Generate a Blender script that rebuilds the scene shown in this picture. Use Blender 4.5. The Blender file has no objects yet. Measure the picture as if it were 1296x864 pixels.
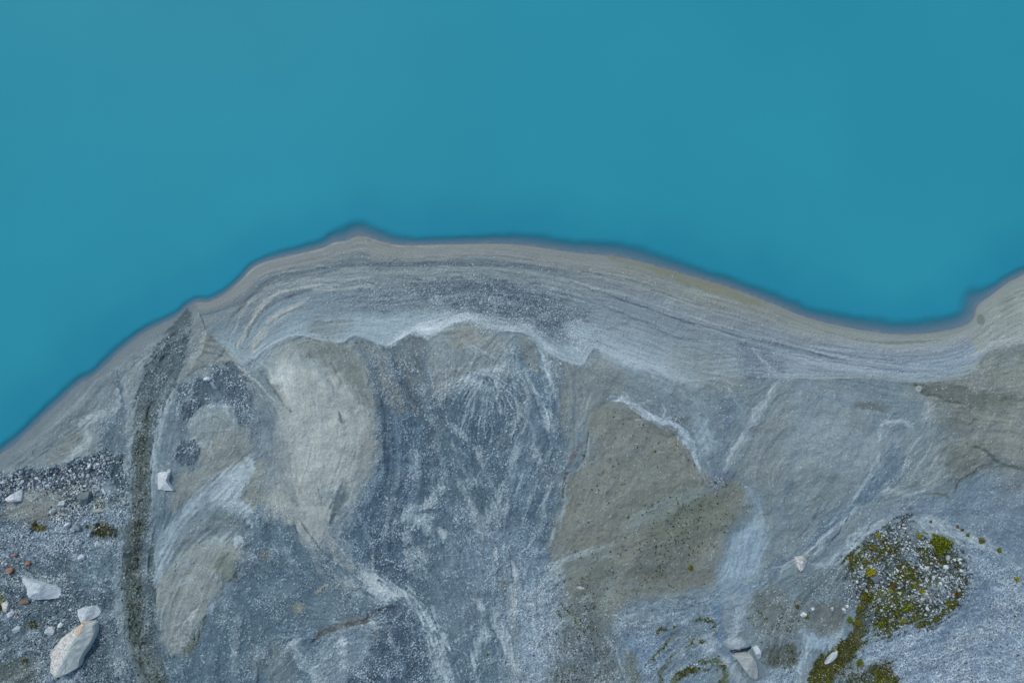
import bpy, bmesh, math, random
import numpy as np
random.seed(7); rng = np.random.default_rng(11)
S = bpy.context.scene
C = S.collection
R = math.radians

# ------------------------------------------------------------ camera, sky, sun, exposure
M = 0.05                 # metres of ground per unit of the survey grid (u right, v down)
H = 42.0                 # drone height above the lake
CU, CV = 648.0, 432.0
cam = bpy.data.cameras.new('camera'); cam.sensor_width = 36; cam.lens = 36 * H / (1296 * M)
cam.clip_start = 0.5; cam.clip_end = 3000
co = bpy.data.objects.new('camera', cam); C.objects.link(co); co.location = (0, 0, H); S.camera = co

SUN_EL, SUN_AZ = 48, -35      # azimuth clockwise from +Y
w = bpy.data.worlds.new('World'); S.world = w; w.use_nodes = True
nt = w.node_tree; nt.nodes.clear()
sky = nt.nodes.new('ShaderNodeTexSky'); sky.sky_type = 'NISHITA'; sky.sun_disc = False
sky.sun_elevation = R(SUN_EL); sky.sun_rotation = R(SUN_AZ); sky.air_density = 1.0; sky.dust_density = 2.5; sky.ozone_density = 1.0
bg = nt.nodes.new('ShaderNodeBackground'); bg.inputs[1].default_value = 0.12
wo = nt.nodes.new('ShaderNodeOutputWorld'); nt.links.new(sky.outputs[0], bg.inputs[0]); nt.links.new(bg.outputs[0], wo.inputs[0])
sun = bpy.data.lights.new('sun', 'SUN'); sun.energy = 1.3; sun.angle = R(10); sun.color = (1.0, 0.95, 0.88)
so = bpy.data.objects.new('sun', sun); C.objects.link(so); so.location = (0, 0, 60)
so.rotation_euler = (R(90 - SUN_EL), 0, R(180 - SUN_AZ))
S.view_settings.view_transform = 'Standard'; S.view_settings.look = 'None'
S.view_settings.gamma = 1; S.view_settings.exposure = 0.0; S.view_settings.use_curve_mapping = False
LIGHT = np.array([0.84, 0.83, 0.88])      # irradiance/pi of this daylight, measured once: turns a tone seen in daylight into an albedo

# ------------------------------------------------------------ numeric helpers
def lin(c):
    c = np.asarray(c, float) / 255.0
    return np.where(c <= 0.04045, c / 12.92, ((c + 0.055) / 1.055) ** 2.4)
def alb(c): return np.clip(lin(c) / LIGHT, 0.003, 0.85)
_perm = rng.permutation(512); _perm = np.concatenate([_perm, _perm])
_ga = rng.uniform(0, 2 * np.pi, 1024); _gx, _gy = np.cos(_ga), np.sin(_ga)
def perlin(x, y, seed=0):
    xi = np.floor(x).astype(np.int64); yi = np.floor(y).astype(np.int64)
    fx = x - xi; fy = y - yi
    def g(ix, iy, dx, dy):
        h = _perm[(_perm[(ix + seed * 57) & 511] + iy + seed * 13) & 511]
        return _gx[h] * dx + _gy[h] * dy
    u = fx * fx * fx * (fx * (fx * 6 - 15) + 10); v = fy * fy * fy * (fy * (fy * 6 - 15) + 10)
    a = g(xi, yi, fx, fy); b = g(xi + 1, yi, fx - 1, fy); c = g(xi, yi + 1, fx, fy - 1); d = g(xi + 1, yi + 1, fx - 1, fy - 1)
    return (a + u * (b - a)) * (1 - v) + (c + u * (d - c)) * v
def fbm(x, y, scale, oct=4, seed=0, gain=0.5):
    r = 0; a = 1; s = 0
    for o in range(oct):
        k = 2 ** o / scale
        r = r + a * perlin(x * k + 17.3 * o, y * k - 9.1 * o, seed + o); s += a; a *= gain
    return r / s * 1.6
def sstep(a, b, x):
    t = np.clip((x - a) / (b - a), 0, 1); return t * t * (3 - 2 * t)
def pts(s):
    return np.array([[float(q) for q in p.split(',')] for p in s.split()])
def smooth(p, n=6):
    p = np.asarray(p, float); q = np.vstack([2 * p[0] - p[1], p, 2 * p[-1] - p[-2]]); out = []
    for i in range(1, len(q) - 2):
        for k in range(n):
            t = k / n
            out.append(0.5 * ((2 * q[i]) + (-q[i-1] + q[i+1]) * t + (2*q[i-1] - 5*q[i] + 4*q[i+1] - q[i+2]) * t*t + (-q[i-1] + 3*q[i] - 3*q[i+1] + q[i+2]) * t**3))
    out.append(q[-2]); return np.array(out)
def dist_line(x, y, p, wd=None):
    """distance to a polyline; with wd also the width there"""
    best = np.full(x.shape, 1e9); bw = np.zeros(x.shape); bt = np.zeros(x.shape); acc = 0
    for i in range(len(p) - 1):
        ax, ay = p[i, 0], p[i, 1]; dx, dy = p[i+1, 0] - ax, p[i+1, 1] - ay; L2 = dx*dx + dy*dy + 1e-9
        t = np.clip(((x - ax) * dx + (y - ay) * dy) / L2, 0, 1)
        d = (x - ax - t*dx) ** 2 + (y - ay - t*dy) ** 2
        m = d < best; best = np.where(m, d, best)
        if wd is not None: bw = np.where(m, wd[i] + (wd[i+1] - wd[i]) * t, bw)
        bt = np.where(m, acc + t * math.sqrt(L2), bt); acc += math.sqrt(L2)
    return np.sqrt(best), bw, bt
def inside(x, y, p):
    r = np.zeros(x.shape, bool); n = len(p)
    for i in range(n):
        x1, y1 = p[i][0], p[i][1]; x2, y2 = p[(i+1) % n][0], p[(i+1) % n][1]
        if y1 == y2: continue
        c = ((y1 > y) != (y2 > y)) & (x < (x2 - x1) * (y - y1) / (y2 - y1) + x1); r ^= c
    return r
def sdf_poly(x, y, p):
    q = np.vstack([p, p[:1]]); d = dist_line(x, y, q)[0]
    return np.where(inside(x, y, p), -d, d)

# ------------------------------------------------------------ survey of the place (grid units)
SHORE = smooth(pts('-1200,1500 -300,800 -60,622 0,577 37,546 72,512 100,487 120,475 150,447 175,427 200,412 225,400 240,387 250,382 262,382 277,376 292,366 307,352 324,336 354,326 386,319 409,313 424,306 439,304 454,297 469,301 484,306 511,310 574,309 648,309 723,319 773,324 810,331 873,349 923,364 972,382 1022,402 1072,414 1122,422 1160,423 1197,418 1222,411 1233,401 1238,386 1258,371 1277,357 1300,346 1370,318 1600,260 2600,-100'), 5)
LANDPOLY = np.vstack([SHORE, [[4000, 4000], [-4000, 4000]]])
INNER = smooth(pts('-60,640 0,600 60,592 118,574 150,545 165,500 182,470 225,447 262,452 285,440 305,462 318,455 340,438 360,428 380,424 430,433 448,424 470,430 491,438 508,428 524,419 540,425 568,412 594,404 622,416 645,420 668,424 684,438 704,452 735,461 750,440 775,450 820,466 870,484 950,474 1000,480 1100,480 1170,484 1225,472 1262,440 1330,430'), 4)
STRIP = pts('234,390 222,407 205,430 184,465 173,500 168,560 166,600 164,650 155,700 152,740 158,780 170,820 185,864 200,930 245,930 214,864 205,820 198,770 195,730 195,680 191,640 190,600 194,560 201,530 216,500 231,465 239,430 243,400')
FLOW = '''0,590 60,550 110,500 160,450 220,412
20,600 80,560 130,520 150,480
280,385 330,345 400,325 500,320 640,320 760,335 900,372 1020,412 1120,432 1200,428 1260,390
300,430 330,390 380,365 480,350 640,350 760,375 900,415 1020,445 1130,460 1210,455 1260,430
310,455 350,420 420,395 520,395 600,385 700,410 800,440 950,470 1100,478
235,400 205,450 182,510 176,600 172,700 178,790 208,864 225,920
222,485 200,545 192,600 196,650
205,700 235,650 290,600 330,570
212,820 228,750 270,690 305,655
205,760 235,700 275,665
250,440 280,450 320,490 345,540 350,620
290,440 330,475 350,510
400,440 430,500 432,580 412,640 402,690
460,450 478,510 476,580 445,640 420,690
350,460 362,550 372,630 398,690 440,730
480,440 510,520 520,600 515,680 540,760 560,860
520,430 545,500 575,570 610,630 635,720 650,800 662,920
640,430 605,480 560,515
620,450 612,500 608,560
650,460 672,500 690,550 660,620 640,680
600,490 575,550
680,440 700,500 702,560 680,630 650,700
705,460 712,520 706,560 690,620
790,502 760,512 742,540 734,572 716,602 716,640 698,668 688,705
460,725 500,745 535,775 550,820 562,870
385,830 425,795 465,783 505,762
300,700 360,740 420,760 480,800
740,440 800,465 870,500 890,560
775,505 830,535 870,560 888,600
700,715 760,690 840,655 940,605
720,760 800,745 880,755 920,740
765,790 775,815 790,870
800,860 850,815 900,785
985,480 960,510 940,545 912,615
930,600 950,650 930,730
1000,500 1060,520 1100,560 1060,640
1185,500 1165,540 1125,590 1075,650 1010,705 940,755
1040,480 1100,490 1180,500 1260,520 1320,520
1320,590 1262,585 1225,600 1190,640 1120,640
1050,740 1085,695 1140,650 1200,665 1260,690 1320,740
1020,790 1018,820 1005,870
1100,820 1180,790 1240,760 1300,800
0,700 60,720 130,740
0,840 70,800 140,760'''.split('\n')

# ------------------------------------------------------------ survey paint: what each spot of ground is made of
def survey(x, y, fine=True):
    """x, y survey coordinates -> dict of fields (tone, height, gravel, moss...)"""
    F = {}
    sh = np.where(inside(x, y, LANDPOLY), 1, -1)
    d0 = dist_line(x, y, SHORE)[0] * sh
    d1 = dist_line(x, y, INNER)[0]
    wxa, wya = fbm(x, y, 60, 4, 3), fbm(x, y, 60, 4, 9)
    wxb, wyb = fbm(x, y, 14, 4, 5), fbm(x, y, 14, 4, 12)
    nA = fbm(x, y, 160, 5, 21); nB = fbm(x, y, 30, 5, 31); nC = fbm(x, y, 7, 3, 41)
    speck = rng.random(x.shape)
    # flow direction
    cx = np.zeros(x.shape); cy = np.zeros(x.shape)
    if fine:
        yy = y[::8, ::8]; xx = x[::8, ::8]
        a = np.zeros(xx.shape); b = np.zeros(xx.shape)
        for f in FLOW:
            p = smooth(pts(f), 5)
            for i in range(len(p) - 1):
                t = p[i+1] - p[i]; th = math.atan2(t[1], t[0]); L = math.hypot(*t); m = (p[i] + p[i+1]) / 2
                r2 = (xx - m[0]) ** 2 + (yy - m[1]) ** 2
                wgt = L / (r2 + 60) ** 1.5
                a += wgt * math.cos(2 * th); b += wgt * math.sin(2 * th)
        ang = np.arctan2(b, a)
        ca, sa = np.cos(ang), np.sin(ang)
        def up(z):
            z = np.repeat(np.repeat(z, 8, 0), 8, 1)[:x.shape[0], :x.shape[1]]
            for _ in range(2):
                for ax in (0, 1):
                    z = sum(np.roll(z, k, ax) for k in (-4, -3, -2, -1, 0, 1, 2, 3, 4)) / 9
            return z
        ang = np.arctan2(up(sa), up(ca)) / 2 + 0.35 * wxa
        vx, vy = np.cos(ang), np.sin(ang)
        hh, ww = x.shape
        def lic(src, n, st=1.0):
            acc = src.copy()
            jj0, ii0 = np.meshgrid(np.arange(hh), np.arange(ww), indexing='ij')
            for sg in (1, -1):
                pi, pj = ii0.astype(float), jj0.astype(float); dx, dy = vx * sg, vy * sg
                for k in range(n):
                    pi = np.clip(pi + dx * st, 0, ww - 1); pj = np.clip(pj + dy * st, 0, hh - 1)
                    i_, j_ = pi.astype(int), pj.astype(int)
                    nx, ny = vx[j_, i_], vy[j_, i_]
                    s = np.sign(nx * dx + ny * dy); s[s == 0] = 1; dx, dy = nx * s, ny * s
                    acc = acc + src[j_, i_]
            acc = acc / (2 * n + 1); acc = (acc - acc.mean()) / acc.std(); return acc
        l1 = lic(speck - .5, 11)                                       # hair-fine streaks
        l2 = lic(fbm(x, y, 5, 2, 51), 16, 1.3)                        # rills
        l3 = lic(fbm(x, y, 16, 3, 61), 24, 1.8)                       # broad streaks
        def filaments(seed, npart, steps, sc, pull, keep=1.0):
            # water-borne silt: particles drift with the slope and gather in the noise valleys, leaving branching threads
            r_ = np.random.default_rng(seed)
            V = fbm(x, y, sc, 3, seed); gy_, gx_ = np.gradient(V); nrm = np.sqrt((gx_ ** 2 + gy_ ** 2).mean()); gx_ = gx_ / nrm; gy_ = gy_ / nrm
            px = r_.uniform(0, ww - 1, npart); py = r_.uniform(0, hh - 1, npart)
            j_, i_ = py.astype(int), px.astype(int); sg = np.where(vy[j_, i_] > 0, 1, -1.0)
            dx, dy = vx[j_, i_] * sg, vy[j_, i_] * sg; acc = np.zeros(x.size)
            for k in range(steps):
                i_, j_ = np.clip(px, 0, ww - 1).astype(int), np.clip(py, 0, hh - 1).astype(int)
                nx, ny = vx[j_, i_], vy[j_, i_]; q_ = np.sign(nx * dx + ny * dy); q_[q_ == 0] = 1; dx, dy = nx * q_, ny * q_
                mx_, my_ = dx - pull * gx_[j_, i_], dy - pull * gy_[j_, i_]; L_ = np.hypot(mx_, my_) + 1e-6
                px = px + mx_ / L_; py = py + my_ / L_
                if k > 12:
                    ok = (px > 0) & (px < ww - 1) & (py > 0) & (py < hh - 1)
                    np.add.at(acc, (py[ok].astype(int) * ww + px[ok].astype(int)), 1.0)
            acc = np.log1p(acc.reshape(x.shape)); return np.clip(acc / np.percentile(acc, 99.2), 0, 1.2)
        f1 = filaments(3, 48000, 64, 10, .85); f2 = filaments(8, 32000, 52, 7, .8); f3 = filaments(15, 48000, 76, 22, 1.1)
    else:
        f1 = f2 = f3 = np.zeros(x.shape); l1 = fbm(x, y, 4, 2, 50) * 2; l2 = fbm(x, y, 10, 2, 51) * 2; l3 = fbm(x, y, 30, 2, 61) * 2
    nD = fbm(x, y, 3.2, 2, 43); nE = fbm(x + 6 * wxb, y + 6 * wyb, 22, 5, 47, .62)
    nF = fbm(x + 20 * wxa, y + 20 * wya, 48, 4, 57)
    l4 = lic(fbm(x, y, 4, 3, 53), 5) if fine else l1
    col = np.empty(x.shape + (3,)); col[:] = (106, 124, 136)
    h = np.zeros(x.shape); g = np.full(x.shape, .03); gs = np.full(x.shape, .5); mo = np.zeros(x.shape); st = np.full(x.shape, 1.0); gr = np.full(x.shape, .5)
    X0, X1, Y0, Y1 = x.min(), x.max(), y.min(), y.max()
    def box(p, pad):
        if not fine: return (slice(None), slice(None))
        a = (p[:, 0].min() - pad, p[:, 0].max() + pad, p[:, 1].min() - pad, p[:, 1].max() + pad)
        sx, sy = x[0, 1] - x[0, 0], y[1, 0] - y[0, 0]
        i0 = int(max(0, (a[0] - X0) / sx)); i1 = int(max(0, min(x.shape[1], (a[1] - X0) / sx + 1)))
        j0 = int(max(0, (a[2] - Y0) / sy)); j1 = int(max(0, min(x.shape[0], (a[3] - Y0) / sy + 1)))
        return (slice(j0, j1), slice(i0, i1))
    def put(sl, m, c, kw):
        if m.size == 0: return
        mm = m[..., None]
        if c is not None: col[sl] = col[sl] * (1 - mm) + np.array(c, float) * mm
        for k, arr in (('g', g), ('mo', mo), ('st', st), ('gs', gs), ('gr', gr)):
            if k in kw: arr[sl] = arr[sl] * (1 - m) + kw[k] * m
        if 'h' in kw: h[sl] += kw['h'] * m
    def P(c, s, soft=4, warp=4, a=1.0, rag=2.0, **kw):
        p = pts(s); sl = box(p, soft * 2 + warp * 2 + rag * 3 + 4)
        X = x[sl] + (wxa[sl] * 1.3 + wxb[sl] * .9) * warp; Y = y[sl] + (wya[sl] * 1.3 + wyb[sl] * .9) * warp
        if X.size == 0: return
        sd = sdf_poly(X, Y, p) + rag * (nC[sl] * 1.2 + l2[sl] * .6 + nE[sl] * 3.4 + l4[sl] * .5)
        sf = soft * np.clip(1.7 + 3.2 * nB[sl] + 1.4 * nE[sl], .35, 4.2) + .01; put(sl, sstep(1, -1, sd / sf) * a, c, kw)
    rb = random.Random(31)
    def L(c, s, wd, soft=2, warp=2, a=1.0, rag=1.0, brk=0.0, braid=True, **kw):
        p = pts(s) if isinstance(s, str) else s; n = 5 if len(p) > 2 else 1
        wm = wd if np.isscalar(wd) else float(np.mean(wd))
        if braid and fine and c is not None and np.mean(c) > 138 and 2.5 <= wm and warp > 0 and len(p) > 2:
            L(c, p, wd, soft * 1.5, warp * 1.4, a * .72, rag * 1.8, max(brk, 1.3), braid=False, **kw)
            tot = float(np.hypot(*np.diff(p, axis=0).T).sum()); sp = wm * .55
            for k in range(3 + int(wm > 6) * 2):
                o = np.array([[rb.gauss(0, sp), rb.gauss(0, sp)] for _ in p]); k0 = rb.uniform(0, .3)
                q = smooth(p, 5); q = q[int(k0 * len(q)):int(len(q) * rb.uniform(.75, 1))]; q = q[::3] if len(q) > 9 else q
                if len(q) < 3: continue
                q = q + np.array([[rb.gauss(0, sp), rb.gauss(0, sp)] for _ in q])
                L(c, q, max(1.2, wm * rb.uniform(.15, .32)), 1.1, warp, a * rb.uniform(.5, .85), rag * .8, .9, braid=False)
            for k in range(int(tot / 14)):
                q = smooth(p, 6); i = rb.randrange(1, len(q)); d = q[i] - q[i-1]; th = math.atan2(d[1], d[0]) + rb.choice((-1, 1)) * rb.uniform(.3, .8) + rb.choice((0, 0, math.pi)); ln = rb.uniform(1.2, 3.2) * (wm + 2)
                b1 = q[i] + ln * .5 * np.array([math.cos(th), math.sin(th)]); th += rb.uniform(-.5, .5); b2 = b1 + ln * .6 * np.array([math.cos(th), math.sin(th)])
                L(c, np.array([q[i], b1, b2]), (1.8, 1.3, .5), 1.0, warp, a * rb.uniform(.3, .7), rag * .6, 0, braid=False)
            return
        wd = [wd] * len(p) if np.isscalar(wd) else list(wd)
        wp = np.interp(np.linspace(0, 1, (len(p)-1)*n + 1), np.linspace(0, 1, len(wd)), wd) / 2
        q = smooth(p, n); sl = box(p, max(wd) + soft * 2 + warp * 2 + 6)
        X = x[sl] + (wxa[sl] * 1.3 + wxb[sl] * .9) * warp; Y = y[sl] + (wya[sl] * 1.3 + wyb[sl] * .9) * warp
        if X.size == 0: return
        d, bw, t = dist_line(X, Y, q, wp); Lt = t.max() + 1e-6
        end = np.clip(np.minimum(t, Lt - t) / (0.08 * Lt + 3), 0.25, 1)
        m = sstep(soft, -soft, d - bw * end + rag * (nC[sl] + l2[sl] * .5)) * a
        if brk: m = m * sstep(-brk, brk * .6, nB[sl] + .7 * nC[sl] + .3)
        put(sl, m, c, kw)
    def E(c, cx_, cy_, rx, ry, soft=.35, rot=0, a=1.0, warp=3, **kw):
        rr = max(rx, ry) * 1.6 + warp * 2; sl = box(np.array([[cx_ - rr, cy_ - rr], [cx_ + rr, cy_ + rr]]), 2)
        X = x[sl] + wxa[sl] * warp + wxb[sl] * warp * .6 - cx_; Y = y[sl] + wya[sl] * warp + wyb[sl] * warp * .6 - cy_
        if X.size == 0: return
        k = math.radians(rot); u_ = (X * math.cos(k) + Y * math.sin(k)) / rx; v_ = (-X * math.sin(k) + Y * math.cos(k)) / ry
        rd = np.sqrt(u_*u_ + v_*v_) + .12 * (nC[sl] + .5 * l2[sl])
        put(sl, sstep(1 + soft, 1 - soft, rd) * a, c, kw)
    #@@PAINT
    # --- the wide dark gravel that everything else is washed over
    P((84, 106, 124), '300,600 360,640 430,660 450,600 480,560 470,440 520,430 560,470 600,440 700,450 712,560 700,700 720,740 700,930 180,930 210,820 300,740', 12, 8, g=.34, gs=.45)
    # --- left beach
    P((112, 127, 136), '-200,900 -60,600 0,560 132,440 235,380 225,430 180,472 168,560 165,600 120,576 60,592 0,602 -60,650', 5, 3, st=1.6)
    L((140, 152, 158), '20,572 60,545 95,512 130,480 175,445 215,424', (3, 5, 5, 5, 3), 3, 2, .6)
    L((94, 112, 124), '0,590 40,566 85,530 120,500 150,466', 4, 3, 2, .5)
    L((148, 163, 170), '146,472 151,500 150,518 122,526 105,538 111,558 96,574 78,588', (4, 8, 12, 12, 10, 12, 12, 8), 3, 3, .9, h=.05)
    P((86, 105, 120), '148,472 158,500 164,585 132,578 126,556 125,536 140,524 152,518', 3, 3, g=.2, st=.7)
    L((126, 143, 155), '153,465 160,500 163,550 161,600', (4, 9, 8, 6), 3, 1, .8)
    L((110, 118, 116), '60,585 90,560 104,548', 16, 6, 3, .5)
    L((128, 144, 156), '168,470 186,450 212,432 226,415', 8, 4, 2, .7)
    # --- between strip and bay
    P((112, 126, 132), '236,388 262,382 300,372 318,420 305,460 262,478 222,500 216,490 234,450 242,410', 5, 3)
    P((106, 114, 110), '256,440 264,412 272,400 276,416 268,438 250,462 236,468', 3, 2)
    L((152, 163, 166), '238,468 252,440 262,414 272,395', 6, 3, 3, .7, brk=.3)
    L((84, 98, 104), '230,482 248,468 266,462 284,444 292,420', 2.5, 1.5, 2, .8, h=-.04)
    P((98, 118, 134), '226,486 250,474 290,460 312,470 326,500 346,520 352,560 345,600 330,640 310,600 300,560 250,600 225,660 200,690 192,640 192,590 204,540', 6, 5)
    L((142, 159, 170), '222,484 209,515 198,550 193,590 194,640', (8, 14, 13, 9, 4), 3, 3, h=.06, st=1.4)
    P((76, 95, 111), '228,487 252,478 292,458 306,464 318,482 323,512 313,542 300,520 280,510 258,516 240,530 226,545 222,530', 4, 4, g=.7, gs=.5)
    P((92, 110, 124), '222,520 240,530 232,555 215,590 207,600 210,560', 4, 3)
    P((122, 137, 142), '240,530 262,512 292,516 300,540 292,560 262,556 244,552', 5, 4, st=1.3)
    L((142, 158, 168), '240,548 248,524 266,514 288,520 296,536', 3, 2, 2, .7)
    L((140, 157, 168), '256,536 266,526 278,536', 3, 2, 2, .6)
    L((150, 163, 170), '278,514 294,515', 4, 2, 1, .8)
    L((140, 156, 166), '297,520 296,540 282,552 268,560', 5, 3, 3, .7)
    P((124, 134, 134), '244,548 262,556 300,545 322,548 330,575 290,600 262,620 240,640 222,650 212,640 224,612 232,596 252,590', 5, 4)
    L((146, 162, 172), '236,554 254,560 264,566 270,578', 5, 2, 2, .8)
    E((80, 98, 114), 236, 572, 17, 16, .15, -30, 1, 2, g=.6, gs=.45, h=.08)
    P((150, 168, 180), '196,700 208,676 226,650 256,620 290,592 330,566 338,590 322,640 316,664 300,644 262,640 240,652 226,672 214,720 196,740', 6, 5, st=1.5)
    P((104, 120, 128), '212,722 224,690 248,664 280,650 306,654 312,670 296,676 262,684 236,706 224,730', 5, 4, st=1.4)
    L((128, 140, 146), '226,722 246,690 276,668 306,668', 4, 3, 2, .6)
    P((130, 141, 142), '195,752 212,716 250,690 286,682 304,700 303,728 282,735 270,762 258,782 243,824 218,832 203,808', 4, 3, h=.12, st=1.4)
    E((112, 121, 110), 287, 716, 16, 17, .12, 0, .9, 2, h=.05)
    E((154, 171, 184), 300, 686, 7, 9, .3, 0, .8)
    L((140, 158, 164), '262,690 280,684 292,676', 8, 4, 2, .7)
    L((134, 150, 156), '222,706 236,704', 14, 5, 3, .6)
    L((178, 187, 187), '230,793 240,780 249,771', (3, 7, 6), 2, 2, 1)
    L((150, 170, 190), '262,778 272,762', 7, 2, 1, .8)
    P((104, 110, 96), '230,826 240,806 254,792 260,780 256,800 244,826', 3, 2, .8)
    # --- left gravel ground
    P((80, 98, 111), '-60,650 0,604 60,594 118,580 150,576 164,620 160,660 150,720 146,770 164,830 180,930 -60,930', 4, 3, g=.65, gs=.8, gr=1)
    P((84, 98, 106), '60,600 150,590 156,640 150,680 110,690 70,680 60,650', 6, 4, .8, g=1, gs=1.2)
    P((62, 80, 96), '-60,640 0,599 60,591 108,580 128,570 146,580 158,612 150,624 122,600 98,606 82,624 60,612 30,622 0,650 -60,690', 3, 3, g=.9, gs=1.0)
    E((116, 124, 122), 45, 640, 42, 19, .3, -8, .95, 4, g=.12)
    E((108, 110, 108), 62, 655, 26, 8, .5, -10, .8, 4)
    E((110, 116, 116), 100, 618, 16, 7, .5, 0, .6, 4)
    P((112, 132, 152), '-60,670 0,665 40,664 100,650 150,640 156,660 120,690 80,690 60,715 20,705 -60,730', 5, 4, .85, g=1, gs=.75)
    P((112, 128, 142), '100,600 135,605 148,625 130,632 108,618', 5, 3, .8, g=.9)
    P((100, 122, 138), '88,700 120,690 146,690 142,730 112,744 90,730', 8, 4, .8, g=.15)
    E((62, 58, 38), 131, 672, 13, 8, .6, 0, .8, 6, mo=.5, g=.6)
    E((84, 76, 40), 50, 668, 9, 5, .4, 0, .8, 2, mo=.7)
    E((110, 118, 70), 0, 760, 8, 12, .4, 0, .8, 3, mo=.5)
    E((84, 80, 44), 42, 790, 7, 5, .5, 0, .6, 3, mo=.4)
    P((104, 122, 134), '30,790 60,800 60,830 30,836 0,820 0,800', 8, 4, .5)
    E((86, 98, 94), 20, 850, 36, 18, .4, 0, .8, 4, g=.3)
    E((120, 128, 118), 124, 640, 12, 9, .3, 0, .8, 2)
    P((130, 148, 168), '50,850 70,842 100,846 110,864 80,880 50,870', 4, 3, .7, g=1)
    L((118, 134, 146), '135,790 146,820 160,850 170,880', (6, 12, 12, 10), 5, 3, .6)
    # --- strip of dark drained gravel
    P((80, 96, 104), '234,390 222,407 205,430 184,465 173,500 168,560 166,600 164,650 155,700 152,740 158,780 170,820 185,864 200,930 245,930 214,864 205,820 198,770 195,730 195,680 191,640 190,600 194,560 201,530 216,500 231,465 239,430 243,400', 1.6, 1.5, rag=1.6, g=.36, gs=.15, h=-.03, st=.4, gr=1)
    P(None, '226,420 205,452 190,500 178,560 176,650 168,740 178,820 200,900 230,900 205,820 190,740 188,650 186,590 194,520 224,460', 7, 1, h=-.10)
    L((82, 92, 88), '186,520 178,590 176,650 168,720 174,790 192,864 210,930', (16, 14, 16, 26, 26, 26, 26), 6, 3, .75, g=.25, mo=.12)
    L((96, 112, 120), '182,690 182,740 188,800 200,850', 10, 5, 2, .6)
    L((66, 76, 70), '170,565 182,569 192,562', 3, 2, 3, .8)
    L((68, 76, 64), '160,700 163,740 170,790 184,830', 3, 3, 3, .5)
    L((128, 145, 156), '158,650 150,700 146,740 152,790 164,830', (3, 7, 9, 7, 8), 4, 2, .7)
    # --- the pale sand fan
    P((106, 122, 134), '322,490 342,500 352,530 352,580 345,600 330,600 318,570', 5, 4)
    L((134, 151, 162), '336,540 334,570 326,592', 5, 3, 2, .6)
    P((150, 160, 160), '336,470 350,446 376,430 420,430 446,438 466,470 477,512 478,560 468,602 446,630 424,652 412,684 402,704 386,690 366,652 352,612 350,560 356,500', 9, 4, h=.12, st=.6, g=.02)
    P((108, 117, 114), '376,430 424,430 448,440 466,472 476,512 462,520 448,496 430,474 404,456 382,446', 7, 4, .9)
    P((116, 124, 124), '472,530 478,560 462,600 446,604 456,570', 4, 3, .6)
    P((172, 184, 186), '340,478 352,462 366,458 372,474 368,504 352,486', 5, 3, .85)
    E((162, 172, 170), 405, 565, 34, 46, .6, 0, .7, 6)
    L((118, 124, 118), '384,448 392,480 394,520', 6, 5, 4, .35)
    L((92, 98, 96), '430,522 433,538', (4, 5), 1.5, 2, .8)
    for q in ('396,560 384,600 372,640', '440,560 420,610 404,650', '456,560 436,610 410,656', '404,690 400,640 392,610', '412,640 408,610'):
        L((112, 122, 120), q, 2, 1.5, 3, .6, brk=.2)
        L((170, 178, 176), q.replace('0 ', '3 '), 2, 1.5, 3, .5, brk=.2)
    P((86, 102, 114), '418,622 436,614 442,622 430,650 418,660', 4, 3, .9)
    P((152, 162, 162), '334,630 352,604 366,620 372,650 388,668 380,664 356,662 338,655', 5, 4, .9)
    P((128, 138, 134), '318,600 332,580 338,606 336,628 322,640 308,632', 5, 3)
    P((98, 114, 122), '352,560 362,560 366,610 376,640 362,630 354,600', 5, 3, .6)
    L((142, 153, 156), '372,640 396,668 420,690 436,714 446,730', (12, 20, 20, 12, 5), 4, 4, .9, brk=.4)
    L((78, 94, 106), '378,655 400,690 420,705', 2, 1.5, 3, .6)
    L((136, 150, 158), '468,606 444,638 430,670 424,690', (5, 8, 7, 4), 3, 3, .7)
    for q, c_ in (('284,438 306,466 330,490 352,512', (168, 175, 172)), ('292,432 316,462 340,484 366,520', (90, 100, 102)), ('298,428 322,452 346,474', (162, 170, 168)), ('306,480 330,500 352,540 362,590', (128, 139, 142)), ('272,456 294,462 318,486', (96, 106, 110)), ('262,462 290,452 312,470', (152, 162, 164))):
        L(c_, q, 3.0, 1.8, 3.2, .7, rag=2, brk=1.1, braid=False)
    # --- dark slope right of the fan
    P((78, 100, 121), '448,432 466,452 480,500 484,560 474,610 450,650 452,720 520,720 545,640 548,560 530,500 515,460 500,470 480,440', 6, 5, g=.35, gs=.4, gr=.9)
    L((70, 88, 104), '452,436 474,470 486,520 484,590', 5, 4, 2, .6)
    P((110, 122, 128), '446,430 460,428 490,440 506,478 516,520 500,530 486,500 470,460', 4, 4, .9, st=1.3)
    P((96, 110, 120), '494,442 510,428 524,420 540,430 538,470 528,500 515,480 500,470', 4, 4, .95, st=1.4)
    L((70, 88, 106), '494,446 506,480 524,500 545,540 552,590', (4, 8, 10, 10, 6), 4, 3, .8)
    L((134, 152, 168), '522,565 526,590 522,620', (8, 12, 6), 4, 3, .7)
    L((116, 136, 154), '540,520 552,545 556,575', 6, 4, 3, .5)
    L((92, 96, 92), '512,470 522,510 534,530', 6, 4, 3, .4)
    # --- centre: sand tongues and feathered gully heads
    P((122, 136, 143), '544,424 566,414 594,405 622,418 652,430 660,470 640,478 600,470 575,500 560,516 546,500 538,460', 4, 4, st=1.4)
    P((124, 132, 130), '570,418 594,406 620,420 640,444 620,440 590,436 572,440', 5, 3, .9)
    L((148, 166, 178), '580,430 600,440 624,450 646,462', 3, 2, 2, .7)
    L((146, 164, 177), '652,450 630,466 602,474 582,490 564,512', (5, 8, 9, 8, 5), 3, 3, .85)
    L((84, 98, 104), '600,412 622,432 646,452', 1.5, 1.2, 2, .5)
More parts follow.
